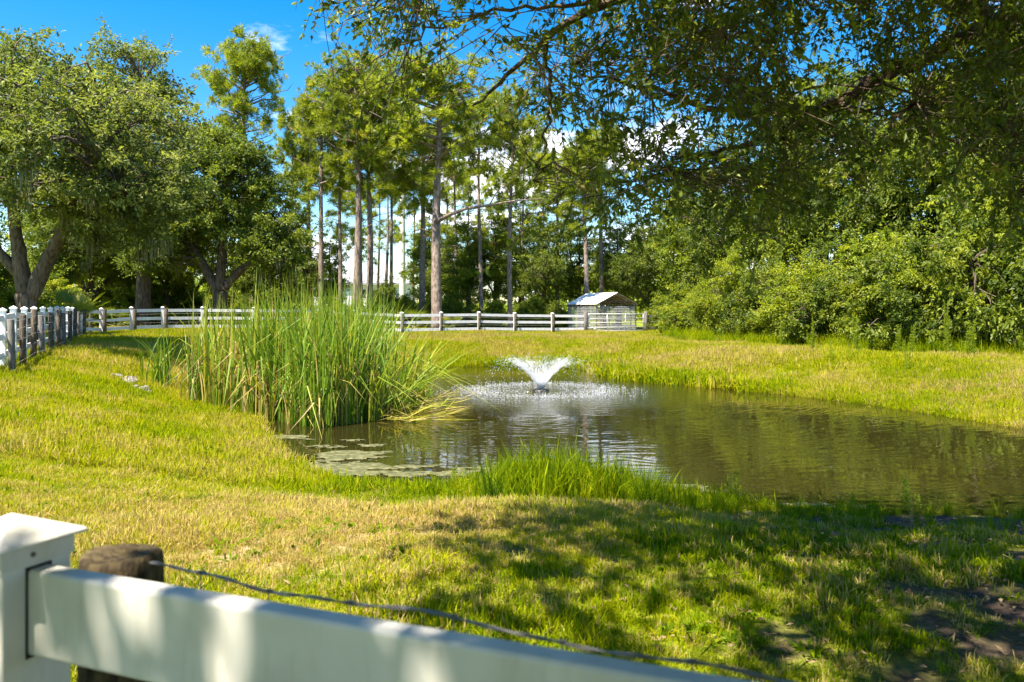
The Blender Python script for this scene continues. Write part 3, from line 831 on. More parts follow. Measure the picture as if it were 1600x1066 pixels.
bayA = broad_tree('broadleaf_tree', 33, [([(0, 0, -0.3), (0.1, 0, 2.5), (0, 0, 5.5), (0.1, 0, 9.0)], [0.2, 0.17, 0.12, 0.04]), ([(0, 0, 2.6), (1.0, 0.2, 4.2), (1.8, 0, 5.6)], [0.1, 0.08, 0.03]), ([(0, 0, 3.2), (-1.0, 0.2, 4.6), (-1.6, 0, 6.0)], [0.1, 0.08, 0.03])],
    [((0, 0, 7.6), (1.9, 1.9, 2.0)), ((1.3, 0, 5.6), (1.7, 1.8, 1.8)), ((-1.3, 0.2, 5.2), (1.7, 1.8, 1.8)), ((0.2, -0.4, 3.6), (1.9, 1.7, 1.6)), ((-0.4, 0, 9.2), (1.0, 1.0, 1.1))],
    260, 95, 0.17, 0.085, 0.52, 'shrub_leaf', 'oak_bark', sprays=80, branch_r=0.04)
bayB = broad_tree('broadleaf_tree', 34, [([(0, 0, -0.3), (-0.1, 0, 2.5), (0, 0, 5.0), (0.2, 0, 8.0)], [0.2, 0.17, 0.12, 0.04]), ([(0, 0, 2.0), (1.2, 0.2, 3.6), (2.2, 0, 4.8)], [0.1, 0.08, 0.03]), ([(0, 0, 2.6), (-1.2, 0.2, 4.0), (-2.2, 0, 5.0)], [0.1, 0.08, 0.03])],
    [((0, 0, 6.4), (2.0, 2.0, 1.9)), ((1.8, 0, 4.6), (1.8, 1.8, 1.6)), ((-1.8, 0.2, 4.4), (1.8, 1.8, 1.7)), ((0.2, -0.4, 3.0), (2.0, 1.7, 1.5)), ((0.8, 0, 8.0), (1.0, 1.0, 1.0))],
    260, 95, 0.17, 0.085, 0.52, 'oak_leaf', 'oak_bark', sprays=80, branch_r=0.04)
first = set()
def put(proto, x, D, s, rz, label, cat, group, sz=None, z=None):
    o = proto if id(proto) not in first else copy_tree(proto)
    first.add(id(proto))
    return place(o, x, D, s, rz, z=z, label=label, cat=cat, group=group, sz=sz)

GR = 'green wall along the right bank'
right_wall = [  # proto, x, D, scale, turn, label
    (shrubA, 1075, 45.5, 0.75, 0.4, 'low light green shrub at the left end of the green wall'),
    (shrubB, 1118, 43.0, 0.85, 1.9, 'dark low shrub beside the light green shrub at the wall end'),
    (shrubC, 1150, 40.0, 0.95, 2.3, 'bright shrub left of the fan palm on the right bank'),
    (shrubB, 1195, 38.0, 0.9, 0.2, 'dark shrub directly behind the fan palm on the right bank'),
    (shrubC, 1255, 35.5, 1.25, 3.6, 'tall yellow-green shrub right of the fan palm'),
    (shrubB, 1310, 33.5, 1.0, 2.9, 'rounded dark shrub in the middle of the right bank'),
    (shrubA, 1345, 35.5, 1.45, 5.0, 'largest bright shrub towering in the middle of the right bank'),
    (shrubB, 1405, 31.5, 1.25, 1.1, 'broad dark shrub with deep shade beneath it on the right bank'),
    (shrubC, 1460, 31.0, 1.3, 0.9, 'leafy shrub behind the feathery weeds on the right bank'),
    (shrubB, 1520, 29.5, 1.3, 4.1, 'dark shrub behind the tallest feathery weed near the right edge'),
    (shrubC, 1590, 28.0, 1.25, 2.6, 'bright shrub cut by the right picture edge'),
    (shrubC, 1365, 32.0, 0.8, 5.9, 'small lime shrub at the foot of the largest bright shrub'),
    (shrubC, 1100, 42.5, 0.8, 1.2, 'small lime shrub between the two shrubs at the wall end'),
    (shrubB, 1690, 27.0, 1.4, 0.5, 'dark shrub just past the right picture edge'),
]
for pr, x, D, s, rz, lb in right_wall:
    put(pr, x, D, s, rz, lb, 'shrub', 'shrubs along the right bank', sz=s * (1.08 + 0.3 * math.sin(x * 0.7)))
right_trees = [
    (bayB, 1062, 60.0, 0.95, 0.3, 'leafy tree right behind the white-roofed shed'),
    (bayA, 1085, 50.0, 0.9, 2.0, 'light green tree where the green wall meets the shed'),
    (bayB, 1150, 46.0, 1.0, 4.0, 'olive tree above the left end of the right bank shrubs'),
    (bayA, 1225, 43.0, 0.95, 1.0, 'bright tree behind the fan palm on the right bank'),
    (bayB, 1290, 41.0, 1.05, 5.2, 'dull green tree left of the grey pine trunk'),
    (bayA, 1400, 40.0, 1.0, 3.0, 'bright tree just right of the grey pine trunk'),
    (bayB, 1480, 37.0, 1.1, 2.2, 'olive tree behind the leafy shrubs near the right edge'),
    (bayA, 1560, 35.0, 1.05, 0.1, 'light green tree beside the right picture edge'),
    (bayB, 1660, 33.0, 1.15, 1.4, 'olive tree cut by the right picture edge'),
    (bayA, 1780, 33.0, 1.2, 4.4, 'tree beyond the right picture edge'),
]
for pr, x, D, s, rz, lb in right_trees:
    put(pr, x, D, s * 1.12, rz, lb, 'tree', 'broadleaf trees on the right bank', sz=s * (1.32 + 0.18 * math.sin(x)))
back_trees = [
    (bayA, 730, 64.0, 0.92, 0.7, 'light green tree right of the thickest pine trunk'),
    (bayA, 775, 66.0, 1.0, 2.7, 'bright green tree between the thin grey pine and the reddish pine'),
    (bayB, 850, 64.0, 1.05, 4.6, 'rounded dark oak left of the shed'),
    (bayA, 815, 72.0, 1.12, 3.2, 'pale tree seen between the pines above the fountain'),
    (bayA, 905, 68.0, 0.9, 5.6, 'light tree above the left slope of the shed roof'),
    (bayB, 965, 66.0, 1.05, 1.5, 'dark tree above the ridge of the shed'),
    (bayB, 1010, 62.0, 1.0, 3.7, 'olive tree above the gable of the shed'),
    (bayB, 300, 58.0, 1.1, 0.8, 'olive tree behind the fork of the spreading oak'),
    (bayA, 262, 54.0, 0.95, 2.8, 'light green tree between the tallest oak and the spreading oak'),
    (bayB, 170, 58.0, 1.1, 1.8, 'olive tree behind the fence corner below the tall oak'),
    (bayA, 400, 60.0, 1.0, 4.8, 'light green tree right of the spreading oak trunk'),
    (bayA, 90, 52.0, 1.05, 3.3, 'light tree seen through the fork of the big oak'),
    (bayA, 672, 74.0, 1.0, 4.0, 'light tree between the dark pine and the thickest trunk'),
    (bayB, 702, 70.0, 0.92, 1.1, 'olive tree right behind the thickest pine trunk'),
    (bayA, 515, 66.0, 0.72, 2.1, 'bright small tree left of the pale house'),
    (bayB, 440, 58.0, 0.85, 0.4, 'dark tree behind the tops of the tallest cattails'),
    (bayA, 462, 62.0, 0.8, 1.4, 'light tree right of the spreading oak'),
    (shrubB, 603, 58.0, 0.98, 1.4, 'dark round shrub in front of the pale house'),
]
for pr, x, D, s, rz, lb in back_trees:
    put(pr, x, D, s, rz, lb, 'tree' if pr in (bayA, bayB) else 'shrub', 'trees behind the far fence')
# understorey along the far fence
under = [(-30, 36, 1.0, 'A', 'pale leafy shrub behind the left fence at the picture edge'), (15, 40, 1.0, 'B', 'shrub left of the forked oak trunk'),
    (75, 42, 0.9, 'A', 'shrub right of the forked oak trunk'), (150, 52, 0.9, 'B', 'dark shrub behind the fence corner on the left'), (195, 50, 0.7, 'A', 'yellow-green shrub seen between left fence rails'),
    (238, 55, 0.85, 'A', 'shrub behind the second panel of the far fence'), (290, 56, 0.8, 'A', 'light shrub left of the dark oak fork'), (365, 56, 0.8, 'B', 'dark shrub right of the dark oak fork'),
    (430, 60, 0.75, 'A', 'shrub behind the middle of the cattails'), (522, 62, 0.6, 'A', 'low shrub left of the close pair of pines'), (640, 60, 0.62, 'A', 'low shrub at the foot of the concrete pole'),
    (668, 60, 0.7, 'B', 'dark shrub at the foot of the thickest pine'), (705, 62, 0.75, 'A', 'shrub right of the foot of the thickest pine'), (738, 60, 0.62, 'B', 'shrub behind the third fence panel from the thickest pine'),
    (772, 59, 0.6, 'A', 'yellow-green shrub left of the slender reddish pine'), (830, 60, 0.65, 'A', 'yellow-green shrub right of the slender reddish pine'), (868, 61, 0.7, 'B', 'dark shrub touching the left wall of the shed'),
    (1040, 58, 0.7, 'A', 'light shrub right of the shed behind the gate post'), (1052, 54, 0.7, 'B', 'dark shrub behind the last fence panel on the right')]
for k, (x, D, s, ty, lb) in enumerate(under):
    put(shrubA if ty == 'A' else shrubB, x, D, s, k * 1.7, lb, 'shrub', 'understorey behind the fences', sz=s * 0.92)
pal0 = palmetto('saw_palmetto', 41, 18, 0.25, 1.1)
palS = palmetto('fan_palm', 42, 17, 0.7, 1.25)
put(palS, 112, 36.5, 1.0, 0.0, 'fan palm with dead straw fronds right of the forked oak', 'palm', 'fan palms')
put(palS, 1208, 36.2, 0.8, 2.0, 'fan palm with drooping fronds at the foot of the right bank shrubs', 'palm', 'fan palms')
for k, (x, D, s, lb) in enumerate([(532, 57, 1.0, 'palmetto left of the close pine pair'), (590, 56.5, 0.8, 'palmetto right of the close pine pair'), (648, 57, 1.1, 'palmetto right of the concrete pole base'),
        (700, 56, 0.9, 'palmetto right of the thickest pine trunk'), (762, 57.5, 1.0, 'palmetto behind the fence left of the slender reddish pine'), (790, 58, 0.9, 'palmetto beside the slender reddish pine'), (850, 58.5, 1.0, 'palmetto behind the fence left of the shed'),
        (262, 50, 1.0, 'palmetto behind the far fence left of the spreading oak'), (180, 47, 1.0, 'palmetto behind the left fence corner'), (310, 52, 1.0, 'palmetto behind the far fence under the spreading oak')]):
    put(pal0, x, D, s, k * 1.1, lb + ', low fan leaves', 'palmetto', 'palmettos behind the far fence')

# far woods that read as one mass
r = np.random.default_rng(77)
n = 52000
wx = r.uniform(-85, 105, n); wy = r.uniform(112, 140, n)
top = 1.5 + 10.0 * fbm(wx * 0.12, wy * 0.12, 61) * sstep(-27, -33, wx) + 8.0 * fbm(wx * 0.12, wy * 0.12, 63) * sstep(0, 10, wx) + 1.5 * fbm(wx * 0.6, wy * 0.6, 66)
wz = top * r.random(n) ** 0.75
V, F, T = leaves(np.stack([wx, wy, wz], 1), r.normal(size=(n, 3)), r.normal(size=(n, 3)) + [0, 0, 0.8], 0.75, 0.45, np.clip(r.normal(size=n) * 0.2 + 0.3 + 0.35 * fbm(wx * 0.3, wz * 0.5, 68), 0, 1))
tag(obj('far_woods', raw_mesh('far_woods', V, [F], {'tint': T}), 'shrub_leaf'), 'hazy band of far woods behind the pines', 'woods', kind='stuff')

# ------------------------------------------------------------------ house, pole
h = thing('house', 'pale stucco house with grey hip roof beyond the pines', 'house', (pX(562, 98), 98, 0.1))
w, dp, hw, hr = 11.5, 9.0, 4.75, 6.4
mb = MB(); mb.box((0, 4.5, hw / 2), (w, dp, hw)); mb.build('wall', 'stucco', h)
mb = MB()
a = w / 2 + 0.5; b0 = -0.5; b1 = dp + 0.5
mb.add([(-a, b0, hw), (a, b0, hw), (a, b1, hw), (-a, b1, hw), (-1.6, 4.5, hr), (1.6, 4.5, hr)], [[[0, 1, 5, 4], [2, 3, 4, 5], [3, 2, 1, 0]], [[1, 2, 5], [3, 0, 4]]])
mb.add([(-a, b0, hw - 0.25), (a, b0, hw - 0.25), (a, b0, hw - 0.003), (-a, b0, hw - 0.003)], [[[0, 1, 2, 3]]])
mb.build('roof', 'shingle', h)
for x_ in (-3.8, 0.2, 3.8):
    for z_ in (1.4, 3.4):
        wf = MB().box((x_, -0.02, z_), (1.3, 0.08, 1.3)).build('window', 'white_vinyl', h)
        MB().box((x_, -0.065, z_), (1.1, 0.02, 1.1)).build('pane', 'glass', wf)
u_ = thing('utility_pole', 'tall pale concrete transmission pole between the pines', 'utility pole', (pX(629, 88), 88, 0))
mb = MB(); zz = np.linspace(-0.3, 17.5, 12); mb.tube(np.stack([0 * zz, 0 * zz, zz], 1), 0.36 - 0.007 * zz, 14); mb.build('shaft', 'concrete', u_, True)
for z_ in (3.0, 6.2, 9.4, 12.6):
    mb = MB(); mb.tube([(0, 0, z_), (0, 0, z_ + 0.12)], 0.38 - 0.007 * z_, 14); mb.build('band', 'galvanised', u_)
mb = MB(); mb.beam((-1.3, 0, 16.6), (1.3, 0, 16.6), 0.12, 0.14); mb.build('cross_arm', 'galvanised', u_)

# ------------------------------------------------------------------ white fences in the distance
def post_at(root, X, Y, hgt, w, mat, cap=True, dark=False):
    z = gz(X, Y)
    mb = MB(); mb.box((X, Y, z + hgt / 2 - 0.15), (w, w, hgt + 0.3), rz=0.4)
    p_ = mb.build('post', mat, root)
    if cap:
        e = w * 0.64; zt = z + hgt + 0.002
        ca, sa = math.cos(0.4), math.sin(0.4)
        cor = [(-e, -e), (e, -e), (e, e), (-e, e)]
        v = [(X + x * ca - y * sa, Y + x * sa + y * ca, zt) for x, y in cor] + [(X + x * ca - y * sa, Y + x * sa + y * ca, zt + 0.025) for x, y in cor] + [(X, Y, zt + 0.08)]
        MB().add(v, [[[3, 2, 1, 0], [0, 1, 5, 4], [1, 2, 6, 5], [2, 3, 7, 6], [3, 0, 4, 7]], [[4, 5, 8], [5, 6, 8], [6, 7, 8], [7, 4, 8]]]).build('cap', mat, p_)
    return z

def wood_post(root, X, Y, hgt, rad, mat='old_wood', lean=0.0):
    z = gz(X, Y)
    mb = MB(); mb.tube([(X, Y, z - 0.3), (X + lean * 0.4, Y, z + hgt * 0.5), (X + lean, Y, z + hgt - 0.02), (X + lean, Y, z + hgt)], [rad, rad, rad * 0.97, rad * 0.9], 9, lump=0.04, seed=int(X * 31) % 97)
    return mb.build('post', mat, root, True)

def rails(root, a, b, zs, mat, hgt=0.14, w=0.045):
    for z in zs:
        za, zb = gz(*a) + z, gz(*b) + z
        MB().beam((a[0], a[1], za), (b[0], b[1], zb), w, hgt).build('rail', mat, root)

# left fence, receding
P0, P1 = np.array([-11.15, 17.2]), np.array([-20.6, 38.2])
def on_line(x):
    # point of the fence line seen at column x
    k = (x - 800.0) / FPX; d = P1 - P0
    t_ = (k * P0[1] - P0[0]) / (d[0] - k * d[1])
    return P0 + d * t_
lf = thing('board_fence', 'white three-rail fence receding along the left lawn edge', 'fence')
cols = [-14, 4, 21, 38, 53, 67, 79, 89, 98, 106, 113, 120, 126]
pts = [on_line(x) for x in cols]
for q in pts: post_at(lf, q[0], q[1], 1.36, 0.13, 'white_vinyl')
for q0, q1 in zip(pts[:-1], pts[1:]): rails(lf, q0, q1, (0.35, 0.78, 1.2), 'white_vinyl')
wf_ = thing('wire_fence', 'dark wooden posts with wire in front of the left white fence', 'fence')
wl = []
for k, x in enumerate([-6, 12, 30, 46, 61, 73, 84, 94, 102, 110, 119, 129]):
    q = on_line(x) + np.array([0.42, -0.1])
    wood_post(wf_, q[0], q[1], 1.22 + 0.06 * ((k * 7) % 3), 0.075, 'old_wood' if k % 3 else 'grey_wood', 0.04 * ((k % 3) - 1))
    wl.append(q)
for z in (0.25, 0.5, 0.75, 1.0, 1.18):
    mb = MB(); mb.tube([(q[0] + 0.08, q[1] - 0.03, gz(*q) + z) for q in wl], 0.006, 4)
    mb.build('wire', 'wire', wf_)

# far fence: a polyline of posts, seen columns and distances
far_posts = [(131, 38.5), (158, 39.8), (205, 41.2), (254, 42.6), (316, 43.8), (396, 44.8), (474, 45.8), (552, 46.6), (628, 47.4), (689, 48.6), (748, 49.8), (804, 51.0), (863, 52.2), (915, 53.2)]
ff = thing('board_fence', 'long white three-rail fence across the far side of the pond', 'fence')
fp = [(pX(x, D), D) for x, D in far_posts]
for k, (X, Y) in enumerate(fp):
    if k < len(fp) - 1: post_at(ff, X, Y, 1.3, 0.15, 'weathered_white')
    if k + 1 < len(fp): rails(ff, fp[k], fp[k + 1], (0.3, 0.74, 1.16), 'weathered_white', 0.16, 0.045)
fw = thing('wire_fence', 'dark wooden posts standing against the far white fence', 'fence')
ln_ = []
for k, (X, Y) in enumerate(fp[1:-1]):
    q = (X + (0.30 if k < 5 else 0.05), Y - 0.24)
    wood_post(fw, q[0], q[1], 1.28, 0.09 if k < 5 else 0.085, 'old_wood' if k != 7 else 'grey_wood'); ln_.append(q)
for z in (0.55, 1.0):
    mb = MB(); mb.tube([(q[0], q[1] - 0.1, gz(*q) + z) for q in ln_], 0.005, 4); mb.build('wire', 'wire', fw)
gp = thing('gate_post', 'thick grey round post at the left of the metal gate', 'post', group='gate posts')
wood_post(gp, *fp[-1], 1.42, 0.14, 'grey_wood')
G1 = (pX(1009, 55.3), 55.3)
gp = thing('gate_post', 'thick grey round post at the right of the metal gate', 'post', group='gate posts')
wood_post(gp, *G1, 1.45, 0.14, 'grey_wood')
gt = thing('metal_gate', 'galvanised tube gate in front of the shed', 'gate')
A_ = np.array([fp[-1][0] + 0.2, fp[-1][1] + 0.1]); B_ = np.array([G1[0] - 0.2, G1[1] - 0.1])
z0 = max(gz(*A_), gz(*B_)) + 0.1
def g3(f, z): q = A_ * (1 - f) + B_ * f; return (q[0], q[1], z0 + z)
for z in (0.05, 0.3, 0.6, 0.9, 1.2):
    MB().tube([g3(0, z), g3(1, z)], 0.024, 8).build('tube', 'galvanised', gt, True)
for f in (0.0, 0.333, 0.667, 1.0):
    MB().tube([g3(f, 0.03), g3(f, 1.22)], 0.024, 8).build('upright', 'galvanised', gt, True)
rf_ = thing('board_fence', 'short grey fence panel right of the metal gate', 'fence')
E1 = (pX(1056, 56.5), 56.5)
rails(rf_, G1, E1, (0.3, 0.74, 1.12), 'grey_wood', 0.13, 0.045)
wood_post(rf_, *E1, 1.3, 0.09, 'grey_wood')

# ------------------------------------------------------------------ shed with white roof and wire walls
SF = np.array([pX(932, 55.2), 55.2]); SR = np.array([pX(993, 56.7), 56.7])
fd = (SR - SF); Wd = np.linalg.norm(fd); fd = fd / Wd; sdv = np.array([-fd[1], fd[0]]); Ls = 3.7
sz0 = gz(*SF) + 0.02
ang = math.atan2(fd[1], fd[0])
sh = thing('shed', 'wire-walled animal shed with bright white sheet roof', 'shed', (SF[0], SF[1], sz0), ang)
He, Hr = 1.85, 2.72
for x in (0, Wd):
    for y in (0, Ls / 2, Ls):
        MB().box((x, y, He / 2 - 0.05), (0.09, 0.09, He + 0.06)).build('post', 'dark_lumber', sh)
for x in (Wd * 0.32, Wd * 0.62, Wd * 0.88):
    MB().box((x, 0.003, (He + 0.24) / 2), (0.07, 0.06, He + 0.22)).build('door_stud', 'dark_lumber', sh)
MB().beam((0.05, 0, He + 0.28), (Wd - 0.05, 0, He + 0.28), 0.06, 0.08).build('header', 'dark_lumber', sh)
for x in (0, Wd):
    MB().beam((x, 0, He), (x, Ls, He), 0.06, 0.1).build('top_plate', 'dark_lumber', sh)
mid = Wd / 2
for side, xe in ((-1, -0.14), (1, Wd + 0.14)):
    for k in range(7):
        y = k * Ls / 6
        MB().beam((xe, y, He + 0.02), (mid, y, Hr - 0.03), 0.05, 0.09).build('rafter', 'lumber', sh)
    for k in range(6):
        f = (k + 0.5) / 6
        x = xe * (1 - f) + mid * f; z = (He + 0.07) * (1 - f) + (Hr + 0.02) * f
        MB().beam((x, -0.12, z), (x, Ls + 0.12, z), 0.07, 0.025).build('purlin', 'lumber', sh)
    mb = MB(); ns = 30
    vs = []
    for k in range(ns + 1):
        y = -0.18 + (Ls + 0.36) * k / ns; dz = 0.018 * (k % 2)
        vs += [(xe, y, He + 0.10 + dz), (mid, y, Hr + 0.06 + dz), (xe, y, He + 0.092 + dz), (mid, y, Hr + 0.052 + dz)]
    q = []
    for k in range(ns):
        b_ = k * 4
        q += [[b_, b_ + 4, b_ + 5, b_ + 1], [b_ + 2, b_ + 3, b_ + 7, b_ + 6], [b_, b_ + 2, b_ + 6, b_ + 4], [b_ + 1, b_ + 5, b_ + 7, b_ + 3]]
    mb.add(vs, [q]); mb.build('roof_panel', 'roof_sheet', sh)
def wire_wall(o, d, L_, H_, s=0.11):
    mb = MB()
    for k in range(int(L_ / s) + 1):
        mb.tube([(o[0] + d[0] * k * s, o[1] + d[1] * k * s, 0.0), (o[0] + d[0] * k * s, o[1] + d[1] * k * s, H_)], 0.0105, 3, cap=False)
    for k in range(int(H_ / s) + 1):
        mb.tube([(o[0], o[1], k * s), (o[0] + d[0] * L_, o[1] + d[1] * L_, k * s)], 0.0105, 3, cap=False)
    w_ = mb.build('wire_panel', 'galvanised', sh); w_['kind'] = 'stuff'
wire_wall((0, -0.05), (1, 0), Wd, He); wire_wall((-0.05, 0), (0, 1), Ls, He); wire_wall((Wd + 0.05, 0), (0, 1), Ls, He); wire_wall((0, Ls + 0.05), (1, 0), Wd, He)
def bucket(x, D, rb, hh, label, dz=0.0):
    X = pX(x, D); z = gz(X, D) + 0.01 + dz
    o = thing('bucket', label, 'bucket', (X, D, z), group='white tubs by the shed')
    mb = MB(); a = np.linspace(0, 2 * np.pi, 17)[:-1]
    prof = [(rb * 0.82, 0), (rb, hh), (rb * 1.06, hh), (rb * 1.06, hh - 0.04), (rb * 0.9, hh - 0.02), (rb * 0.75, 0.03)]
    V = np.concatenate([np.stack([np.cos(a) * q, np.sin(a) * q, 0 * a + zz], 1) for q, zz in prof])
    Q = [[j * 16 + k, j * 16 + (k + 1) % 16, (j + 1) * 16 + (k + 1) % 16, (j + 1) * 16 + k] for j in range(len(prof) - 1) for k in range(16)]
    mb.add(V, [Q]); mb.f.append(np.array([[5 * 16 + k for k in range(16)]]))
    mb.build('tub', 'white_plastic', o, True)
    th = np.linspace(0, np.pi, 9)
    MB().tube(np.stack([np.cos(th) * rb * 1.05, 0.1 + 0 * th, hh - 0.02 + np.sin(th) * 0.12], 1), 0.008, 5).build('handle', 'wire', o)
bucket(922.5, 54.6, 0.19, 0.36, 'white tub beside the front left corner of the shed')
bucket(928.8, 54.7, 0.15, 0.28, 'smaller white tub next to the larger tub at the shed corner')
bucket(960, 57.6, 0.22, 0.55, 'tall white tub inside the shed')
tr_ = thing('trough', 'long white feed trough lying inside the shed', 'trough', (pX(977, 58.2), 58.2, gz(pX(977, 58.2), 58.2) + 0.02), ang)
mb = MB()
for a_, b_, w_, h_ in (((-0.75, -0.22, .22), (0.75, -0.22, .22), 0.04, 0.4), ((-0.75, 0.22, .22), (0.75, 0.22, .22), 0.04, 0.4)): mb.beam(a_, b_, w_, h_)
mb.beam((-0.75, -0.2, .22), (-0.75, 0.2, .22), 0.04, 0.395); mb.beam((0.75, -0.2, .22), (0.75, 0.2, .22), 0.04, 0.395); mb.box((0, 0, 0.06), (1.46, 0.38, 0.04))
mb.build('basin', 'white_plastic', tr_)

# ------------------------------------------------------------------ fountain
ft = thing('fountain', 'floating fountain throwing a white cone of spray on the pond', 'fountain', (FOUNT[0], FOUNT[1], ZW))
mb = MB(); a = np.linspace(0, 2 * np.pi, 25)[:-1]
prof = [(0.16, -0.12), (0.24, -0.1), (0.27, -0.02), (0.25, 0.015), (0.18, 0.03), (0.08, 0.04)]
V = np.concatenate([np.stack([np.cos(a) * q, np.sin(a) * q, 0 * a + z], 1) for q, z in prof])
mb.add(V, [[[j * 24 + k, j * 24 + (k + 1) % 24, (j + 1) * 24 + (k + 1) % 24, (j + 1) * 24 + k] for j in range(5) for k in range(24)]])
mb.f.append(np.array([[5 * 24 + k for k in range(24)]]))
mb.build('float', 'black_plastic', ft, True)
MB().tube([(0, 0, 0.03), (0, 0, 0.06), (0, 0, 0.08)], [0.07, 0.06, 0.05], 12).build('nozzle', 'black_plastic', ft, True)
def drops(name, P, d, L, W, parent):
    """thin octahedral drops drawn out along their flight"""
    d = normalize(d); s = normalize(np.cross(d, np.array([0.3, 0.2, 1.0]))); u = np.cross(s, d)
    L = np.broadcast_to(L, (len(P),))[:, None]; W = np.broadcast_to(W, (len(P),))[:, None]
    V = np.stack([P - d * L / 2, P + s * W, P + u * W, P - s * W, P - u * W, P + d * L / 2], 1).reshape(-1, 3)
    f = np.array([[0, 2, 1], [0, 3, 2], [0, 4, 3], [0, 1, 4], [5, 1, 2], [5, 2, 3], [5, 3, 4], [5, 4, 1]])
    F = (np.arange(len(P))[:, None, None] * 6 + f[None]).reshape(-1, 3)
    o = obj(name, raw_mesh(name, V, [F]), 'droplet', parent); o['kind'] = 'stuff'
    return o
r = np.random.default_rng(3)
n = 9000
az = r.random(n) * 6.283
th = R(61) + r.normal(size=n) * 0.035
vv = 4.6 * (1 + r.normal(size=n) * 0.035)
T_ = 2 * vv * np.sin(th) / 9.81
tt = T_ * (r.random(n) ** 2.7)
rad = 0.05 + vv * np.cos(th) * tt * 1.05; zz = 0.07 + vv * np.sin(th) * tt - 0.5 * 9.81 * tt ** 2
spread = 0.015 + 0.05 * (tt / T_)
P = np.stack([np.cos(az) * rad, np.sin(az) * rad, zz], 1) + r.normal(size=(n, 3)) * spread[:, None]
P[:, 2] = np.maximum(P[:, 2], 0.01)
d = np.stack([np.cos(az) * vv * np.cos(th) * 1.05, np.sin(az) * vv * np.cos(th) * 1.05, vv * np.sin(th) - 9.81 * tt], 1)
f_ = tt / T_
kp_ = (f_ < 0.46) | (r.random(n) < 0.3); P, d, f_ = P[kp_], d[kp_], f_[kp_]; n = len(P)
drops('spray', P, d, np.where(f_ < 0.42, 0.14, 0.05) * (0.6 + 0.8 * r.random(n)), np.where(f_ < 0.42, 0.0031, 0.0042) * (0.6 + 0.7 * r.random(n)), ft)
n = 2600
az = r.random(n) * 6.283; rad = 2.0 + r.normal(size=n) * 0.3 + 0.1 * np.sin(az * 5)
zz = np.abs(r.normal(size=n)) * 0.02
drops('splash_ring', np.stack([np.cos(az) * rad, np.sin(az) * rad, zz + 0.006], 1), r.normal(size=(n, 3)), 0.03 * (0.5 + r.random(n)), 0.006 * (0.5 + r.random(n)), ft)
n = 900
az = r.random(n) * 6.283; rad = 0.6 + 2.6 * r.random(n) ** 0.8
drops('stray_drops', np.stack([np.cos(az) * rad, np.sin(az) * rad, 0.008 + 0 * az], 1), r.normal(size=(n, 3)) * [1, 1, 0.1], 0.035, 0.008, ft)

# ------------------------------------------------------------------ rocks, algae
r = np.random.default_rng(8)
def rock_mesh(seed):
    r = np.random.default_rng(seed)
    import bmesh
    bm = bmesh.new(); bmesh.ops.create_icosphere(bm, subdivisions=2, radius=1)
    for v in bm.verts:
        v.co *= 0.8 + 0.4 * r.random()
        v.co.z *= 0.7
    me = bpy.data.meshes.new('rock'); bm.to_mesh(me); bm.free()
    me.materials.append(M['rock']); return me
rms = [rock_mesh(s) for s in (1, 2, 3, 4)]
for k in range(26):
    x = 182 + 52 * (k / 25.0) + r.normal() * 3; D = 20.4 - 1.3 * (k / 25.0) + r.normal() * 0.25
    X = pX(x, D); s = 0.065 + 0.06 * r.random()
    if k in (8, 9, 10): s = 0.16
    o = obj('rock', rms[k % 4]); o.location = (X, D, gz(X, D) + s * 0.55 + (0.05 if k % 3 == 0 else 0)); o.scale = (s, s, s * 0.9); o.rotation_euler = (r.random(), r.random(), r.random() * 6)
    tag(o, 'small pale rock in the pile on the left lawn slope', 'rock', 'pale rocks in a pile')

def mat_blob(name, cx, cy, sx, sy, seed, label):
    st_ = 0.05; r = np.random.default_rng(seed)
    xs = np.arange(cx - sx * 1.4, cx + sx * 1.4, st_); ys = np.arange(cy - sy * 1.4, cy + sy * 1.4, st_)
    A, B = np.meshgrid(xs, ys)
    f = 1.0 - np.sqrt(((A - cx) / sx) ** 2 + ((B - cy) / sy) ** 2) * 0.62 + (fbm(A * 1.4, B * 2.8, seed, 5) - 0.5) * 1.9
    keep = (f > 0.5)[:-1, :-1]
    A = A + (r.random(A.shape) - 0.5) * 0.035; B = B + (r.random(A.shape) - 0.5) * 0.035
    Z = ZW + 0.004 + 0.02 * fbm(A * 6, B * 6, seed + 9) * sstep(0.5, 0.7, f)
    id_ = np.arange(A.size).reshape(A.shape)
    Q = np.stack([id_[:-1, :-1], id_[:-1, 1:], id_[1:, 1:], id_[1:, :-1]], -1)[keep]
    u, inv = np.unique(Q.ravel(), return_inverse=True)
    V = np.stack([A, B, Z], -1).reshape(-1, 3)[u]
    tag(MB().add(V, [inv.reshape(-1, 4)]).build(name, 'algae', None, True), label, 'algae', 'floating algae mats')
mat_blob('algae_mat', -2.75, 13.2, 0.8, 1.0, 3, 'larger olive algae mat floating by the near left shore')
mat_blob('algae_mat', -1.9, 12.05, 1.15, 0.38, 5, 'long thin algae mat along the near shore left of the tall grass')
mat_blob('algae_mat', -2.75, 12.3, 0.75, 0.5, 7, 'algae mat between the larger mat and the long thin mat')
mat_blob('algae_mat', -4.2, 15.3, 0.45, 0.4, 11, 'small algae patch at the foot of the cattails')
mat_blob('algae_mat', 2.25, 10.75, 0.75, 0.35, 13, 'grey algae mat by the near shore right of the tall grass')
mat_blob('algae_mat', -2.95, 14.9, 0.3, 0.14, 17, 'tiny floating algae islet right of the cattail foot')
mat_blob('algae_mat', 4.4, 9.85, 1.2, 0.3, 19, 'thin algae strip along the near shore on the right')

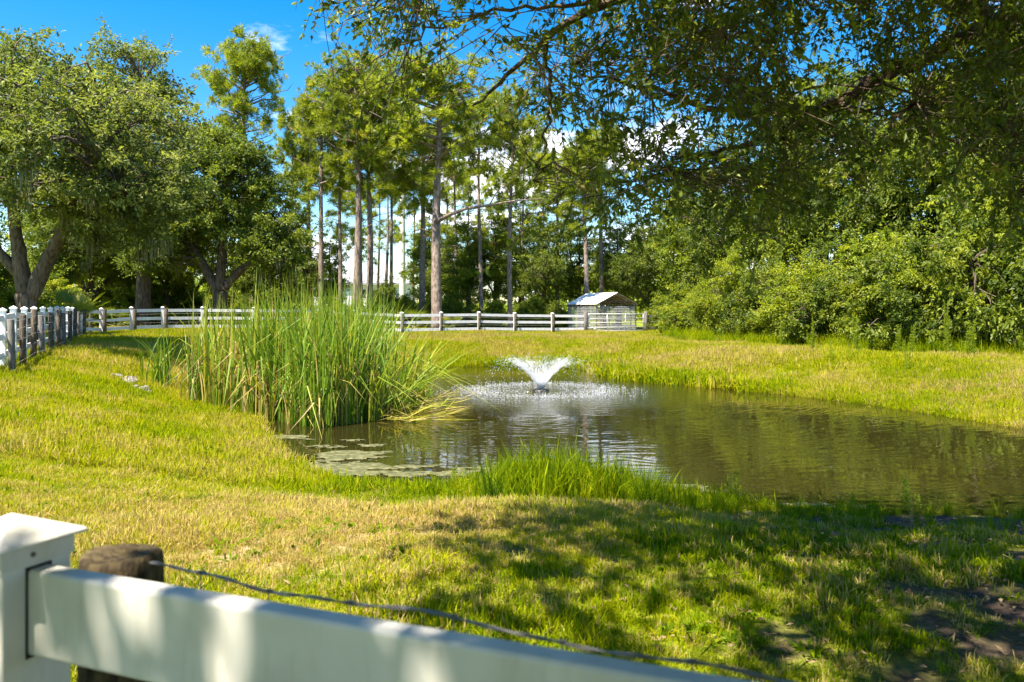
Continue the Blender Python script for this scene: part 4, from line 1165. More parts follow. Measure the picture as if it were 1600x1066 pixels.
# ------------------------------------------------------------------ cattails
def blades(P, d0, H, W, bend, kink, tint, seed, S=6):
    """strip leaves: (N) bases, leaning direction d0 (N,2), bending over with height; kink folds the top down"""
    r = np.random.default_rng(seed); N = len(P)
    s = np.linspace(0, 1, S)
    hor = bend[:, None] * s ** 2.0 * H[:, None]
    vert = H[:, None] * (s - 0.35 * bend[:, None] * s ** 2)
    over = np.maximum(0, s - (1 - kink[:, None]))
    vert = vert - over * H[:, None] * 1.7
    hor = hor + over * H[:, None] * 0.5
    cen = np.stack([P[:, None, 0] + d0[:, None, 0] * hor, P[:, None, 1] + d0[:, None, 1] * hor, P[:, None, 2] + vert], -1)
    fa = r.random(N) * 6.283
    side = np.stack([np.cos(fa), np.sin(fa), 0 * fa], -1)[:, None]
    wd = (W[:, None] * np.minimum(1, 2.2 * (1 - s) + 0.06))[:, :, None] * 0.5
    V = np.stack([cen - side * wd, cen + side * wd], 2).reshape(-1, 3)
    b_ = (np.arange(N) * S * 2)[:, None] + np.arange(S - 1)[None] * 2
    Q = np.stack([b_, b_ + 1, b_ + 3, b_ + 2], -1).reshape(-1, 4)
    T = np.clip(np.repeat(tint, S * 2).reshape(N, S * 2) + (np.repeat(s, 2) - 0.5)[None] * 0.16, 0, 1).ravel()
    return V, Q, T
def inside(x, y, poly):
    ins = np.zeros(x.shape, bool); n_ = len(poly)
    for i in range(n_):
        ax, ay = poly[i]; bx, by = poly[(i + 1) % n_]
        if ay != by: ins ^= ((ay > y) != (by > y)) & (x < (bx - ax) * (y - ay) / (by - ay) + ax)
    return ins
def cattail_stand(name, poly, N, seed, h0, label, cat='cattails', kind='stuff', brown=0.3, lean=(0, 0), bendm=0.14, kinkp=0.22, wd=0.034, hvar=0.35):
    r = np.random.default_rng(seed); poly = np.array(poly, float)
    lo, hi = poly.min(0), poly.max(0)
    q = r.uniform(lo, hi, (N * 6, 2)); q = q[inside(q[:, 0], q[:, 1], poly)]
    cl = fbm(q[:, 0] * 1.6, q[:, 1] * 1.6, seed); q = q[r.random(len(q)) < sstep(0.25, 0.6, cl) * 0.9 + 0.1][:N]
    n_ = len(q)
    z = np.maximum(land(q[:, 0], q[:, 1]), ZW - 0.15)
    dd_ = r.normal(size=(n_, 2)); dd_ = dd_ / np.linalg.norm(dd_, axis=1)[:, None] + np.array(lean); 
    H = h0 * (1 - hvar + hvar * 1.25 * r.random(n_)) * (0.85 + 0.3 * fbm(q[:, 0] * 0.7, q[:, 1] * 0.7, seed + 5))
    dead = r.random(n_) < brown
    H = np.where(dead, H * (0.55 + 0.4 * r.random(n_)), H)
    tint = np.where(dead, 0.66 + 0.34 * r.random(n_), 0.0 + 0.64 * fbm(q[:, 0] * 0.9, q[:, 1] * 0.9, seed + 3) + r.normal(size=n_) * 0.1)
    kink = np.where(r.random(n_) < np.where(dead, 0.6, kinkp), 0.15 + 0.35 * r.random(n_), 0.0)
    V, Q, T = blades(np.c_[q, z], dd_, H, wd * (0.7 + 0.6 * r.random(n_)), np.abs(r.normal(size=n_)) * bendm, kink, np.clip(tint, 0, 1), seed)
    o = obj(name, raw_mesh(name, V, [Q], {'tint': T}), 'cattail_leaf')
    return tag(o, label, cat, kind=kind)
cattail_stand('cattails', [(-3.95, 16.4), (-3.35, 16.9), (-3.05, 18.8), (-3.1, 21.5), (-4.0, 24.5), (-5.6, 25.2), (-6.2, 22.0), (-6.1, 18.6), (-5.2, 17.2)], 4200, 51, 3.15,
    'dense green cattail stand rising from the left side of the pond', brown=0.27, hvar=0.55, bendm=0.24, kinkp=0.34)
cattail_stand('cattails', [(-6.9, 18.3), (-5.2, 17.3), (-5.6, 19.6), (-6.4, 24.0), (-8.4, 23.6), (-7.9, 19.6)], 1300, 52, 2.8,
    'browner yellowish cattails at the left flank of the green stand', brown=0.46, bendm=0.2, kinkp=0.4)
cattail_stand('cattails', [(-3.2, 17.2), (-2.6, 18.6), (-2.3, 20.5), (-2.3, 22.5), (-3.0, 22.5), (-3.0, 19.0)], 330, 53, 2.1,
    'cattail blades leaning right over open water', brown=0.25, lean=(1.2, -0.1), bendm=0.42, hvar=0.7, kinkp=0.4)
cattail_stand('cattails', [(-9.6, 20.6), (-8.9, 20.4), (-8.8, 21.0), (-9.4, 21.2)], 46, 54, 1.75, 'small separate cattail tuft left of the main stand', kind=None, brown=0.1, bendm=0.4, wd=0.03)
cattail_stand('cattails', [(-7.9, 19.0), (-7.4, 18.8), (-7.3, 19.4), (-7.8, 19.6)], 70, 55, 2.2, 'tall yellow cattail tuft at the left end of the main stand', kind=None, brown=0.5, bendm=0.15, wd=0.03)
# dead blades fallen flat on the water
r = np.random.default_rng(56); n = 170
bp = np.stack([r.uniform(-3.2, -1.5, n), r.uniform(17.0, 21.8, n), np.full(n, ZW + 0.02)], 1)
fa = r.normal(size=n) * 1.1 + 0.1
dd_ = np.stack([np.cos(fa), np.sin(fa), 0.04 + 0.14 * np.abs(r.normal(size=n))], 1)
V, F, T = leaves(bp + r.random((n, 1)) * [0, 0, 0.08], dd_, np.tile([0, 0, 1.0], (n, 1)) + r.normal(size=(n, 3)) * 0.3, 0.35 + 0.75 * r.random(n), 0.03, np.clip(0.55 + 0.35 * r.random(n), 0, 1), 0.1)
tag(obj('fallen_cattails', raw_mesh('fallen_cattails', V, [F], {'tint': T}), 'cattail_leaf'), 'straw-coloured dead cattail blades lying on the water beside the stand', 'cattails', kind='stuff')

# ------------------------------------------------------------------ feathery weeds
def weed(name, seed, H, nst=5, wide=0.16):
    r = np.random.default_rng(seed)
    root = bpy.data.objects.new(name, None); root.empty_display_size = 0.1; C.objects.link(root)
    mb = MB(); parts = []
    for k in range(nst):
        hh = H * (0.65 + 0.35 * r.random()); a_ = r.random() * 6.283; ln = 0.14 * r.random() * hh
        b0 = np.array([r.normal() * 0.06, r.normal() * 0.06, -0.05]); tp = b0 + [math.cos(a_) * ln, math.sin(a_) * ln, hh]
        mb.tube([b0, (b0 + tp) / 2 + [0.01, 0, 0], tp], [0.007, 0.005, 0.002], 4)
        n_ = int(95 * hh / 1.0); f = r.random(n_) ** 0.8
        P = b0 + (tp - b0) * f[:, None]
        d = np.c_[r.normal(size=(n_, 2)), 0.7 + 0.3 * r.random(n_)]
        parts.append(leaves(P, d, rand_dirs(r, n_), wide * (1.15 - f) * (0.6 + 0.6 * r.random(n_)) + 0.03, 0.016, r.random(n_)))
    mb.build('stem', 'weed_leaf', root)
    c_ = obj('leaves', leaf_mesh('leaves', parts), 'weed_leaf', root); c_['kind'] = 'stuff'
    return root
wd0 = weed('feathery_weed', 61, 1.5, 5, 0.17); wd1 = weed('feathery_weed', 62, 0.7, 3, 0.12); wd2 = weed('grass_stalk', 63, 1.2, 4, 0.05)
for x, D, s, lb in [(1335, 30.2, 0.85, 'feathery weed left of the row under the largest shrub'), (1412, 29.0, 0.75, 'feathery weed at the edge of the deep shade'), (1430, 29.0, 1.0, 'tall feathery weed in the shade opening'), 
        (1488, 27.8, 1.15, 'tallest feathery weed on the right bank'), (1520, 27.4, 0.95, 'feathery weed right of the tallest one'), (1590, 26.4, 0.9, 'feathery weed cut by the right picture edge'), (1230, 33.0, 0.8, 'feathery weed right of the fan palm'), (1275, 31.6, 0.8, 'small feathery weed between fan palm and dark shrub'), (1160, 38.0, 0.7, 'feathery weed left of the fan palm')]:
    put(wd0, x + 9 * math.sin(x), D - 1.2 + 0.7 * math.sin(x * 3), s * (1.05 + 0.35 * math.sin(x * 1.7)), x * 0.7, lb, 'weed', 'feathery weeds along the right bank', sz=s * (0.7 + 0.6 * abs(math.sin(x * 2.3))))
for x, D, s, lb in [(1148, 10.15, 0.75, 'small weed on the near shore beside the grey algae mat'), (1412, 9.75, 0.8, 'small weed on the near shore at the right'), (1432, 9.7, 0.5, 'smallest weed on the near shore at the right'), (712, 10.6, 0.65, 'weed at the left end of the tall shore grass'), (1330, 9.8, 0.45, 'short weed in the shore grass before the dark water')]:
    put(wd1, x, D, s, x * 0.3, lb, 'weed', 'weeds on the near shore')
for x, D, s, lb in [(893, 31.5, 1.1, 'tall dark grass stalk on the far bank right of the fountain'), (905, 31.0, 0.8, 'grass stalk just right of the tallest far bank stalk'), (940, 30.0, 0.9, 'grass stalk on the far bank below the gate'), (972, 29.0, 0.75, 'short stalk on the far bank point'), (880, 33.5, 0.8, 'grass stalk on the far bank behind the spray'), (1300, 26.0, 0.8, 'stalk on the far right bank by the water'), (1420, 23.5, 0.9, 'tall stalk on the yellow right bank')]:
    put(wd2, x, D, s, x * 0.9, lb, 'weed', 'grass stalks on the far bank')

# ------------------------------------------------------------------ grass (stuff): clumps scattered over the turf
protos = bpy.data.collections.new('grass_clumps')
def clump(seed, n, H, rad, W, bendm, S=3):
    r = np.random.default_rng(seed)
    q = r.normal(size=(n, 2)) * rad * 0.5
    dd_ = normalize(q + r.normal(size=(n, 2)) * rad * 0.5)
    V, Q, T = blades(np.c_[q, np.full(n, -0.01)], dd_, H * (0.45 + 0.75 * r.random(n)), W * (0.7 + 0.6 * r.random(n)), np.abs(r.normal(size=n)) * bendm, np.where(r.random(n) < 0.25, 0.3, 0.0), np.full(n, 0.5) + r.normal(size=n) * 0.25, seed, S)
    me = raw_mesh('grass_clump', V, [Q], {'tint': T}); me.materials.append(M['grass_blade'])
    o = bpy.data.objects.new('grass_clump_%02d' % seed, me); protos.objects.link(o)
for s_ in range(5): clump(s_, 26, 0.085, 0.09, 0.0066, 0.6, 4)      # 0-4 lawn
for s_ in range(5, 8): clump(s_, 26, 0.5, 0.1, 0.008, 0.28, 5)       # 5-7 tall shore grass
for s_ in range(8, 11): clump(s_, 40, 0.15, 0.22, 0.013, 0.4, 3)     # 8-10 distant tufts
for s_ in range(11, 13): clump(s_, 14, 0.075, 0.07, 0.026, 1.1, 4)   # 11-12 broadleaf lawn weeds
ng = bpy.data.node_groups.new('grass_scatter', 'GeometryNodeTree')
ng.interface.new_socket('Geometry', in_out='INPUT', socket_type='NodeSocketGeometry')
ng.interface.new_socket('Geometry', in_out='OUTPUT', socket_type='NodeSocketGeometry')
N_ = ng.nodes
gi = N_.new('NodeGroupInput'); go = N_.new('NodeGroupOutput')
iop = N_.new('GeometryNodeInstanceOnPoints'); ci_ = N_.new('GeometryNodeCollectionInfo')
ci_.inputs['Collection'].default_value = protos; ci_.inputs['Separate Children'].default_value = True; ci_.inputs['Reset Children'].default_value = True
def nattr(nm, ty):
    a = N_.new('GeometryNodeInputNamedAttribute'); a.data_type = ty; a.inputs['Name'].default_value = nm
    return a.outputs[0]
cx_ = N_.new('ShaderNodeCombineXYZ')
ng.links.new(nattr('rotz', 'FLOAT'), cx_.inputs['Z']); ng.links.new(nattr('tilt', 'FLOAT'), cx_.inputs['X'])
e2r = N_.new('FunctionNodeEulerToRotation'); ng.links.new(cx_.outputs[0], e2r.inputs[0])
ng.links.new(gi.outputs[0], iop.inputs['Points']); ng.links.new(ci_.outputs[0], iop.inputs['Instance'])
iop.inputs['Pick Instance'].default_value = True
ng.links.new(nattr('idx', 'INT'), iop.inputs['Instance Index'])
ng.links.new(e2r.outputs[0], iop.inputs['Rotation']); ng.links.new(nattr('scl', 'FLOAT'), iop.inputs['Scale'])
ng.links.new(iop.outputs[0], go.inputs[0])

def scatter(name, x, y, idx_, scl, hue, label, seed=0):
    r = np.random.default_rng(seed); n_ = len(x)
    me = bpy.data.meshes.new(name); me.vertices.add(n_)
    me.vertices.foreach_set('co', np.stack([x, y, land(x, y)], 1).astype(np.float32).ravel())
    for k, v in (('rotz', r.random(n_) * 6.283), ('tilt', r.normal(size=n_) * 0.15), ('scl', scl), ('hue', np.clip(hue, 0, 1))):
        me.attributes.new(k, 'FLOAT', 'POINT').data.foreach_set('value', np.asarray(v, np.float32))
    me.attributes.new('idx', 'INT', 'POINT').data.foreach_set('value', np.asarray(idx_, np.int32))
    o = bpy.data.objects.new(name, me); C.objects.link(o)
    md = o.modifiers.new('scatter', 'NODES'); md.node_group = ng
    return tag(o, label, 'grass', kind='stuff')

def cone_pts(r, n, y0, y1, margin=1.12):
    y = np.sqrt(r.uniform(y0 * y0, y1 * y1, n)); x = r.uniform(-0.64, 0.64, n) * y * margin
    return x, y
def lawn_hue(x, y, r):
    n_ = len(x); d = dry_mask(x, y); e = dirt_mask(x, y)
    patch = fbm(x * 0.5, y * 0.5, 81); fine = fbm(x * 2.5, y * 2.5, 83)
    yellow = 0.46 + 0.15 * sstep(0.4, 0.62, patch) + (fine - 0.5) * 0.25
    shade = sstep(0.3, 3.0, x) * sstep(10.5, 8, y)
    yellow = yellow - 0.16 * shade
    lush = np.exp(-((x - 1.0) / 2.5) ** 2) * sstep(8.2, 9.4, y) * sstep(13, 11, y)
    yellow = yellow - 0.14 * lush
    h = yellow + r.normal(size=n_) * 0.08
    st = r.random(n_) < np.clip((d * 1.0 + 0.02 + 0.06 * sstep(10, 7, y) + 0.28 * shade) * sstep(24, 12, y) + d * 0.5 * sstep(12, 24, y), 0, 0.85)
    return np.where(st, 0.72 + 0.16 * r.random(n_), h), e
r = np.random.default_rng(91)
x, y = cone_pts(r, 34000, 2.2, 10.5)
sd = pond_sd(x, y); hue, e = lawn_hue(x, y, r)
k = (sd > 0.05) & (r.random(len(x)) > e * 1.25) & (r.random(len(x)) < 0.55 + 0.6 * fbm(x * 4, y * 4, 87))
x, y, hue, e = x[k], y[k], hue[k], e[k]
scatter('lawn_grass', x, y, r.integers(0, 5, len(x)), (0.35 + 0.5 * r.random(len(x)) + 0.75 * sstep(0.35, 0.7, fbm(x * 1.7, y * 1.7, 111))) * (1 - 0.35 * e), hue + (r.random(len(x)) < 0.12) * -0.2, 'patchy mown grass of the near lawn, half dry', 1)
x, y = cone_pts(r, 40000, 10.0, 24.0)
sd = pond_sd(x, y); hue, e = lawn_hue(x, y, r); k = sd > -0.05
x, y, hue = x[k], y[k], hue[k]
scatter('slope_grass', x, y, r.integers(8, 11, len(x)), 0.75 + 0.6 * r.random(len(x)), hue, 'bright yellow-green grass of the slope left of the pond', 2)
x, y = cone_pts(r, 95000, 22.0, 57.0)
sd = pond_sd(x, y); hue, e = lawn_hue(x, y, r); k = (sd > -0.05) & (x > -24)
x, y, hue, sd = x[k], y[k], hue[k], sd[k]
scatter('bank_grass', x, y, r.integers(8, 11, len(x)), (0.7 + 0.55 * r.random(len(x)) + 0.7 * sstep(0.4, 0.65, fbm(x * 0.35, y * 0.35, 131))) * (1 + 0.6 * sstep(2.5, 0.3, sd)), hue + 0.07 - 0.12 * sstep(2.0, 0.3, sd), 'yellow-green grass of the far and right banks', 3)
x, y = cone_pts(r, 900, 3.0, 10.0)
k = (pond_sd(x, y) > 0.5) & (fbm(x * 0.8, y * 0.8, 121) > 0.45); x, y = x[k], y[k]
scatter('lawn_weeds', x, y, r.integers(11, 13, len(x)), 0.6 + 0.7 * r.random(len(x)), 0.12 + 0.16 * r.random(len(x)), 'low broad-leaved weeds dotted through the near lawn', 6)
# tall shore grass
x, y = cone_pts(r, 30000, 8.0, 16.0)
sd = pond_sd(x, y)
dens = sstep(1.9, 0.2, sd) * np.where(sd > -0.25, 1, 0) * (0.03 + 0.12 * (x > 0) + 0.55 * np.exp(-((x - 0.7) / 1.5) ** 2) * np.where(y < 12, 1, 0.2)) * sstep(0.3, 0.6, fbm(x * 2, y * 2, 95) + 0.1)
dens = np.maximum(dens, 0.02 * (sd > 0) * sstep(3.0, 1.0, sd))
k = r.random(len(x)) < dens
x, y, sd = x[k], y[k], sd[k]
big_ = np.exp(-((x - 0.6) / 1.3) ** 2)
scatter('shore_grass', x, y, r.integers(5, 8, len(x)), (0.38 + 0.85 * big_) * (0.35 + 1.0 * r.random(len(x))), 0.22 + 0.2 * r.random(len(x)) + 0.1 * r.normal(size=len(x)), 'tall fresh green grass along the near shore', 4)
# brown leaves and straw on the ground under the oak
n = 5200
x = r.uniform(-1.5, 7.5, n); y = r.uniform(3.0, 9.6, n)
k = (pond_sd(x, y) > 0.4) & (r.random(n) < 0.25 + 0.75 * sstep(0.0, 2.5, x)); x, y = x[k], y[k]; n = len(x)
V, F, T = leaves(np.stack([x, y, land(x, y) + 0.012 + 0.02 * r.random(n)], 1), np.c_[r.normal(size=(n, 2)), r.normal(size=n) * 0.25], np.c_[r.normal(size=(n, 2)) * 0.35, np.ones(n)], 0.03 + 0.035 * r.random(n), 0.012 + 0.012 * r.random(n), r.random(n), 0.3)
tag(obj('leaf_litter', raw_mesh('leaf_litter', V, [F], {'tint': T}), 'dead_leaf'), 'fallen brown oak leaves on the shaded near ground', 'leaf litter', kind='stuff')
# longer growth at the foot of the right-hand shrubs
x = r.uniform(8, 24, 9000); y = r.uniform(24, 48, 9000)
edge = 57.5 - 1.8 * x
k = (np.abs(y - edge + 1.6) < 1.6 + r.normal(size=len(x)) * 0.5)
x, y = x[k], y[k]
scatter('edge_grass', x, y, r.integers(5, 8, len(x)), 0.8 + 0.9 * r.random(len(x)), 0.25 + 0.3 * r.random(len(x)), 'long green grass at the foot of the right bank shrubs', 5)

# ------------------------------------------------------------------ the oak overhead, trunk outside the frame on the right
def overhead_oak():
    r = np.random.default_rng(101)
    root = thing('overhanging_oak', 'dark oak boughs hanging over the right half of the picture', 'tree', (8.4, 7.2, gz(8.4, 7.2)))
    off = np.array(root.location)
    mb = MB(); mb.tube(np.array([(8.4, 7.2, -0.3), (8.35, 7.2, 1.0), (8.2, 7.25, 2.6), (7.9, 7.3, 4.2), (7.6, 7.3, 6.4), (7.0, 7.2, 8.8)]) - off, [0.5, 0.4, 0.36, 0.32, 0.22, 0.06], 14, lump=0.06, seed=4)
    mb.build('trunk', 'near_bark', root, True)
    limbs = []
    def limb(pts, rad):
        pts = np.array(pts, float); ts = np.linspace(0, 1, len(pts)); tf = np.linspace(0, 1, 26)
        fine = np.stack([np.interp(tf, ts, pts[:, i]) for i in range(3)], 1)
        fine = np.stack([np.convolve(np.pad(fine[:, i], 2, 'edge'), np.ones(5) / 5, 'valid') for i in range(3)], 1)
        fine += r.normal(size=fine.shape) * 0.018
        MB().tube(fine - off, np.interp(tf, ts, rad), 10, lump=0.12, seed=len(limbs)).build('limb', 'near_bark', root, True)
        limbs.append(fine)
    limb([(8.0, 7.3, 3.9), px(1640, -10, 7.6), px(1500, 65, 7.5), px(1400, 110, 7.4), px(1330, 150, 7.3), px(1250, 190, 7.2), px(1170, 228, 7.1), px(1090, 246, 7.0)], [0.16, 0.085, 0.075, 0.066, 0.058, 0.046, 0.03, 0.01])
    limb([px(1300, 168, 7.25), px(1230, 172, 7.1), px(1150, 182, 7.0), px(1090, 165, 6.9), px(1000, 130, 6.7), px(900, 110, 6.5)], [0.045, 0.036, 0.028, 0.022, 0.016, 0.008])
    limb([px(1560, 30, 7.5), px(1400, -40, 7.0), px(1150, -60, 6.4), px(900, 20, 6.2), px(790, 120, 6.3), px(730, 175, 6.3)], [0.08, 0.065, 0.05, 0.03, 0.016, 0.006])
    Lm = limbs[2]
    fork = lambda x: Lm[np.abs(800 + FPX * Lm[:, 0] / Lm[:, 1] - x).argmin()]
    limb([fork(960), fork(960) * 0.7 + px(800, 15, 6.2) * 0.3, px(800, 15, 6.2), px(690, 40, 6.3), px(600, 85, 6.4), px(520, 120, 6.5)], [0.02, 0.017, 0.013, 0.01, 0.007, 0.003])
    limb([fork(1080), px(820, -60, 5.8), px(660, -40, 5.6), px(560, 20, 5.6)], [0.03, 0.022, 0.014, 0.005])
    limb([fork(850), px(860, 150, 6.6), px(850, 230, 6.8), px(830, 290, 6.8)], [0.018, 0.013, 0.009, 0.004])
    limb([(7.8, 7.3, 4.6), px(1700, 60, 7.6), px(1590, 150, 7.9), px(1520, 230, 7.9), px(1480, 280, 7.9)], [0.1, 0.06, 0.04, 0.025, 0.01])
    limb([(7.7, 7.3, 5.2), (5.5, 5.0, 6.2), (3.0, 4.2, 6.3), (0.8, 3.6, 5.6), (-1.0, 3.4, 5.0)], [0.16, 0.11, 0.08, 0.05, 0.015])
    limb([(7.7, 7.3, 5.6), (5.5, 7.0, 6.8), (3.0, 6.6, 6.6), (0.6, 6.4, 5.6), (-1.2, 6.3, 4.6)], [0.16, 0.11, 0.08, 0.05, 0.012])
    limb([(7.7, 7.3, 5.4), (6.0, 4.0, 6.4), (3.6, 1.2, 6.4), (1.0, -1.0, 5.6), (-1.5, -2.2, 5.0)], [0.14, 0.11, 0.08, 0.05, 0.015])
    nodes = np.concatenate(limbs)
    # where leaves hang: boughs in front of the camera, sampled in depth
    bx = np.array([470, 520, 600, 680, 740, 800, 860, 920, 980, 1050, 1150, 1250, 1320, 1400, 1460, 1540, 1620, 1700])
    by = np.array([60, 165, 185, 230, 295, 335, 345, 320, 345, 375, 375, 340, 290, 255, 265, 320, 380, 400])
    bd = np.array([0.16, 0.36, 0.42, 0.46, 0.5, 0.5, 0.5, 0.6, 0.85, 1.0, 1.0, 0.85, 0.75, 0.72, 0.75, 0.85, 0.95, 1.0])
    n = 30000
    X_ = r.uniform(470, 1720, n); Y_ = r.uniform(-160, 480, n); D_ = r.uniform(4.9, 8.3, n)
    yb = np.interp(X_, bx, by) + (fbm(X_ * 0.02, D_ * 0.8, 5) - 0.5) * 150
    dn = np.interp(X_, bx, bd)
    gap = fbm(X_ * 0.011 + D_ * 0.35, Y_ * 0.014, 7, 3)
    dn = dn * sstep(0.38, 0.56, gap + 0.06 * (dn > 0.8) - 0.02) * sstep(0, 70, yb - Y_) * (D_ / 7.3)
    dn = dn * (1 - 0.55 * np.exp(-((X_ - 730) / 60) ** 2 - ((Y_ - 60) / 60) ** 2))
    k = r.random(n) < dn * 0.30
    pts = np.stack([(X_[k] - 800) / FPX * D_[k], D_[k], CAM_H - (Y_[k] - HOR) / FPX * D_[k]], 1)
    # the rest of the crown, overhead and out of frame
    m = 9500
    up = np.stack([r.uniform(-2.6, 9.5, m), r.uniform(-0.8, 10.5, m), r.uniform(4.2, 8.2, m)], 1)
    pyx = np.where(up[:, 1] > 0.5, HOR - (up[:, 2] - CAM_H) / np.maximum(up[:, 1], 0.5) * FPX, -999)
    u = (up[:, 0] - 3.1) / 6.0; v_ = (up[:, 1] - 3.1) / 3.8
    ok = (u * u + v_ * v_ < 1) & (pyx < -20) & (fbm(up[:, 0] * 0.8, up[:, 1] * 0.8, 31) > 0.32)
    ok &= (up[:, 2] > 4.6 + 0.0 * u)
    up = up[ok]
    m2 = 1250                                                     # a bough reaching over the viewer's fence
    ov = np.stack([r.uniform(-4.0, 1.0, m2), r.uniform(-2.2, 1.2, m2), r.uniform(4.6, 5.8, m2)], 1)
    ov = ov[fbm(ov[:, 0] * 1.3, ov[:, 1] * 1.3, 37) > 0.38]
    m3 = 3600                                                    # unseen foliage added behind the viewer to darken the light on the rail
    bh = np.stack([r.uniform(-4.6, 6.5, m3), r.uniform(-5.5, -0.5, m3), r.uniform(2.4, 6.5, m3)], 1)
    bh = bh[(fbm(bh[:, 0] * 0.9, bh[:, 1] * 0.9 + bh[:, 2] * 0.7, 39) > 0.40) & (bh[:, 2] > 2.2 - 0.5 * bh[:, 1] * 0)]
    up = np.concatenate([up, ov, bh])
    allp = np.concatenate([pts, up]); nv = len(pts)
    # boughs: nearest of a set of anchor points joined to the limbs
    anc = allp[r.choice(len(allp), 260, replace=False)]
    dd = np.linalg.norm(anc[:, None] - nodes[None], axis=-1) + 0.5 * np.maximum(0, anc[:, None, 2] - nodes[None, :, 2]) + 1.1 * r.random((260, len(nodes)))
    st = nodes[dd.argmin(1)]
    ts = np.linspace(0, 1, 8)[None, :, None]; ln = np.linalg.norm(anc - st, axis=1)[:, None, None]
    BP = st[:, None] * (1 - ts) + anc[:, None] * ts + (np.array([0, 0, 0.16]) + r.normal(size=(260, 1, 3)) * 0.07) * ln * np.sin(np.pi * ts)
    BP[:, 1:-1] += r.normal(size=(260, 6, 3)) * 0.045
    mb = MB(); v, q = vtubes(BP, np.minimum(0.02, 0.005 + 0.005 * ln[:, 0]) * (1 - 0.75 * ts[:, :, 0]), 5); mb.add(v - off, [q])
    bn = BP.reshape(-1, 3)
    # twigs
    near = np.empty(len(allp), int)
    for i in range(0, len(allp), 500):
        near[i:i + 500] = (np.linalg.norm(allp[i:i + 500, None] - bn[None], axis=-1)).argmin(1)
    b0 = bn[near]; gapv = allp - b0; gl = np.linalg.norm(gapv, axis=1, keepdims=True)
    b0 = allp - gapv * np.minimum(1, 0.9 / np.maximum(gl, 1e-6))
    nt = len(allp)
    tl = 0.24 + 0.28 * r.random(nt)
    td = normalize(gapv / np.maximum(gl, 0.2) * 0.6 + r.normal(size=(nt, 3)) * 0.75 + np.array([0, 0, -0.18]))
    tip = allp + td * tl[:, None] + np.array([0, 0, -0.08])
    TP = np.stack([b0, (b0 + allp) / 2 + r.normal(size=(nt, 3)) * 0.03, allp, (allp + tip) / 2 + [0, 0, 0.02], tip], 1)
    v, q = vtubes(TP, np.tile(np.array([0.0045, 0.004, 0.0034, 0.0026, 0.0015]), (nt, 1)), 3); mb.add(v - off, [q])
    mb.build('twigs', 'near_bark', root)['kind'] = 'stuff'
    per = 19
    li = np.repeat(np.arange(nt), per); N = len(li)
    f = r.random(N) ** 0.8
    P = allp[li] + (tip - allp)[li] * f[:, None] + (b0 - allp)[li] * (0.35 * r.random(N) * (r.random(N) < 0.25))[:, None]
    d = td[li] * 0.7 + r.normal(size=(N, 3)) * 0.7 + np.array([0, 0, -0.12])
    nrm = r.normal(size=(N, 3)) * 0.75 + np.array([0, 0, 0.8])
    sz = np.where(li < nv, 1.0, 2.0)
    tb = np.clip(0.45 + r.normal(size=nt) * 0.22, 0, 1)
    T0 = np.clip(tb[li] + r.normal(size=N) * 0.13, 0, 0.9); T0 = np.where(r.random(N) < 0.012, 1.0, T0)
    V, F, T = leaves(P - off, d, nrm, (0.046 + 0.034 * r.random(N)) * sz, (0.022 + 0.013 * r.random(N)) * sz, T0, 0.22)
    cr = obj('crown', raw_mesh('crown', V, [F], {'tint': T}), 'near_oak_leaf', root); cr['kind'] = 'stuff'
overhead_oak()

# ------------------------------------------------------------------ the near fence
rd = np.array([0.9285, -0.3713]); rd = rd / np.linalg.norm(rd); nd = np.array([-rd[1] * -1 * -1, -rd[0]]); nd = np.array([rd[1], -rd[0]])
fc = np.array([-0.788, 1.331]); pc = fc - rd * 0.0635
nf = thing('vinyl_fence', 'white vinyl post and rail in the near left foreground', 'fence')
rz = math.atan2(rd[1], rd[0])
def bevel_box(c, size, rz, name, mat, parent, w=0.006, seg=3):
    o = MB().box((0, 0, 0), size).build(name, mat, parent)
    o.location = c; o.rotation_euler = (0, 0, rz)
    bv = o.modifiers.new('bevel', 'BEVEL'); bv.width = w; bv.segments = seg
    return o
def near_post(c2):
    p_ = bevel_box((c2[0], c2[1], 0.52), (0.127, 0.127, 1.44), rz, 'post', 'near_vinyl', nf)
    cp = MB()
    def ring(h_, e): return [(x * e, y * e, h_) for x, y in ((-1, -1), (1, -1), (1, 1), (-1, 1))]
    v = ring(1.229, 0.0665) + ring(1.262, 0.0665) + ring(1.262, 0.081) + ring(1.267, 0.082) + ring(1.27, 0.078) + [(0, 0, 1.305)]
    q = [[j * 4 + k, j * 4 + (k + 1) % 4, (j + 1) * 4 + (k + 1) % 4, (j + 1) * 4 + k] for j in range(4) for k in range(4)]
    tr3 = [[16 + k, 16 + (k + 1) % 4, 20] for k in range(4)]
    cp.add(v, [q, tr3])
    c_ = cp.build('cap', 'near_vinyl', p_)
    c_.parent = p_; c_.location = (0, 0, -0.52)
    bv = c_.modifiers.new('bevel', 'BEVEL'); bv.width = 0.002; bv.segments = 2
    s = MB(); s.tube([(0.0655, -0.012, 1.2455), (0.0685, -0.012, 1.2455), (0.0695, -0.012, 1.2455)], [0.0042, 0.0042, 0.0025], 10).build('screw', 'screw', c_)
    return p_
near_post(pc)
end = fc + rd * 2.36
near_post(end + rd * 0.0635)
for zc in (1.151, 0.68, 0.22):
    m_ = (fc + end) / 2
    o = bevel_box((m_[0], m_[1], zc), (2.40, 0.04, 0.142), rz, 'rail', 'near_vinyl', nf, 0.008, 4)
    MB().box((0, 0, 0), (0.003, 0.046, 0.150)).build('slot', 'slot', nf)
    s_ = nf.children[-1]; s_.location = (fc[0] + rd[0] * 0.0012, fc[1] + rd[1] * 0.0012, zc); s_.rotation_euler = (0, 0, rz)

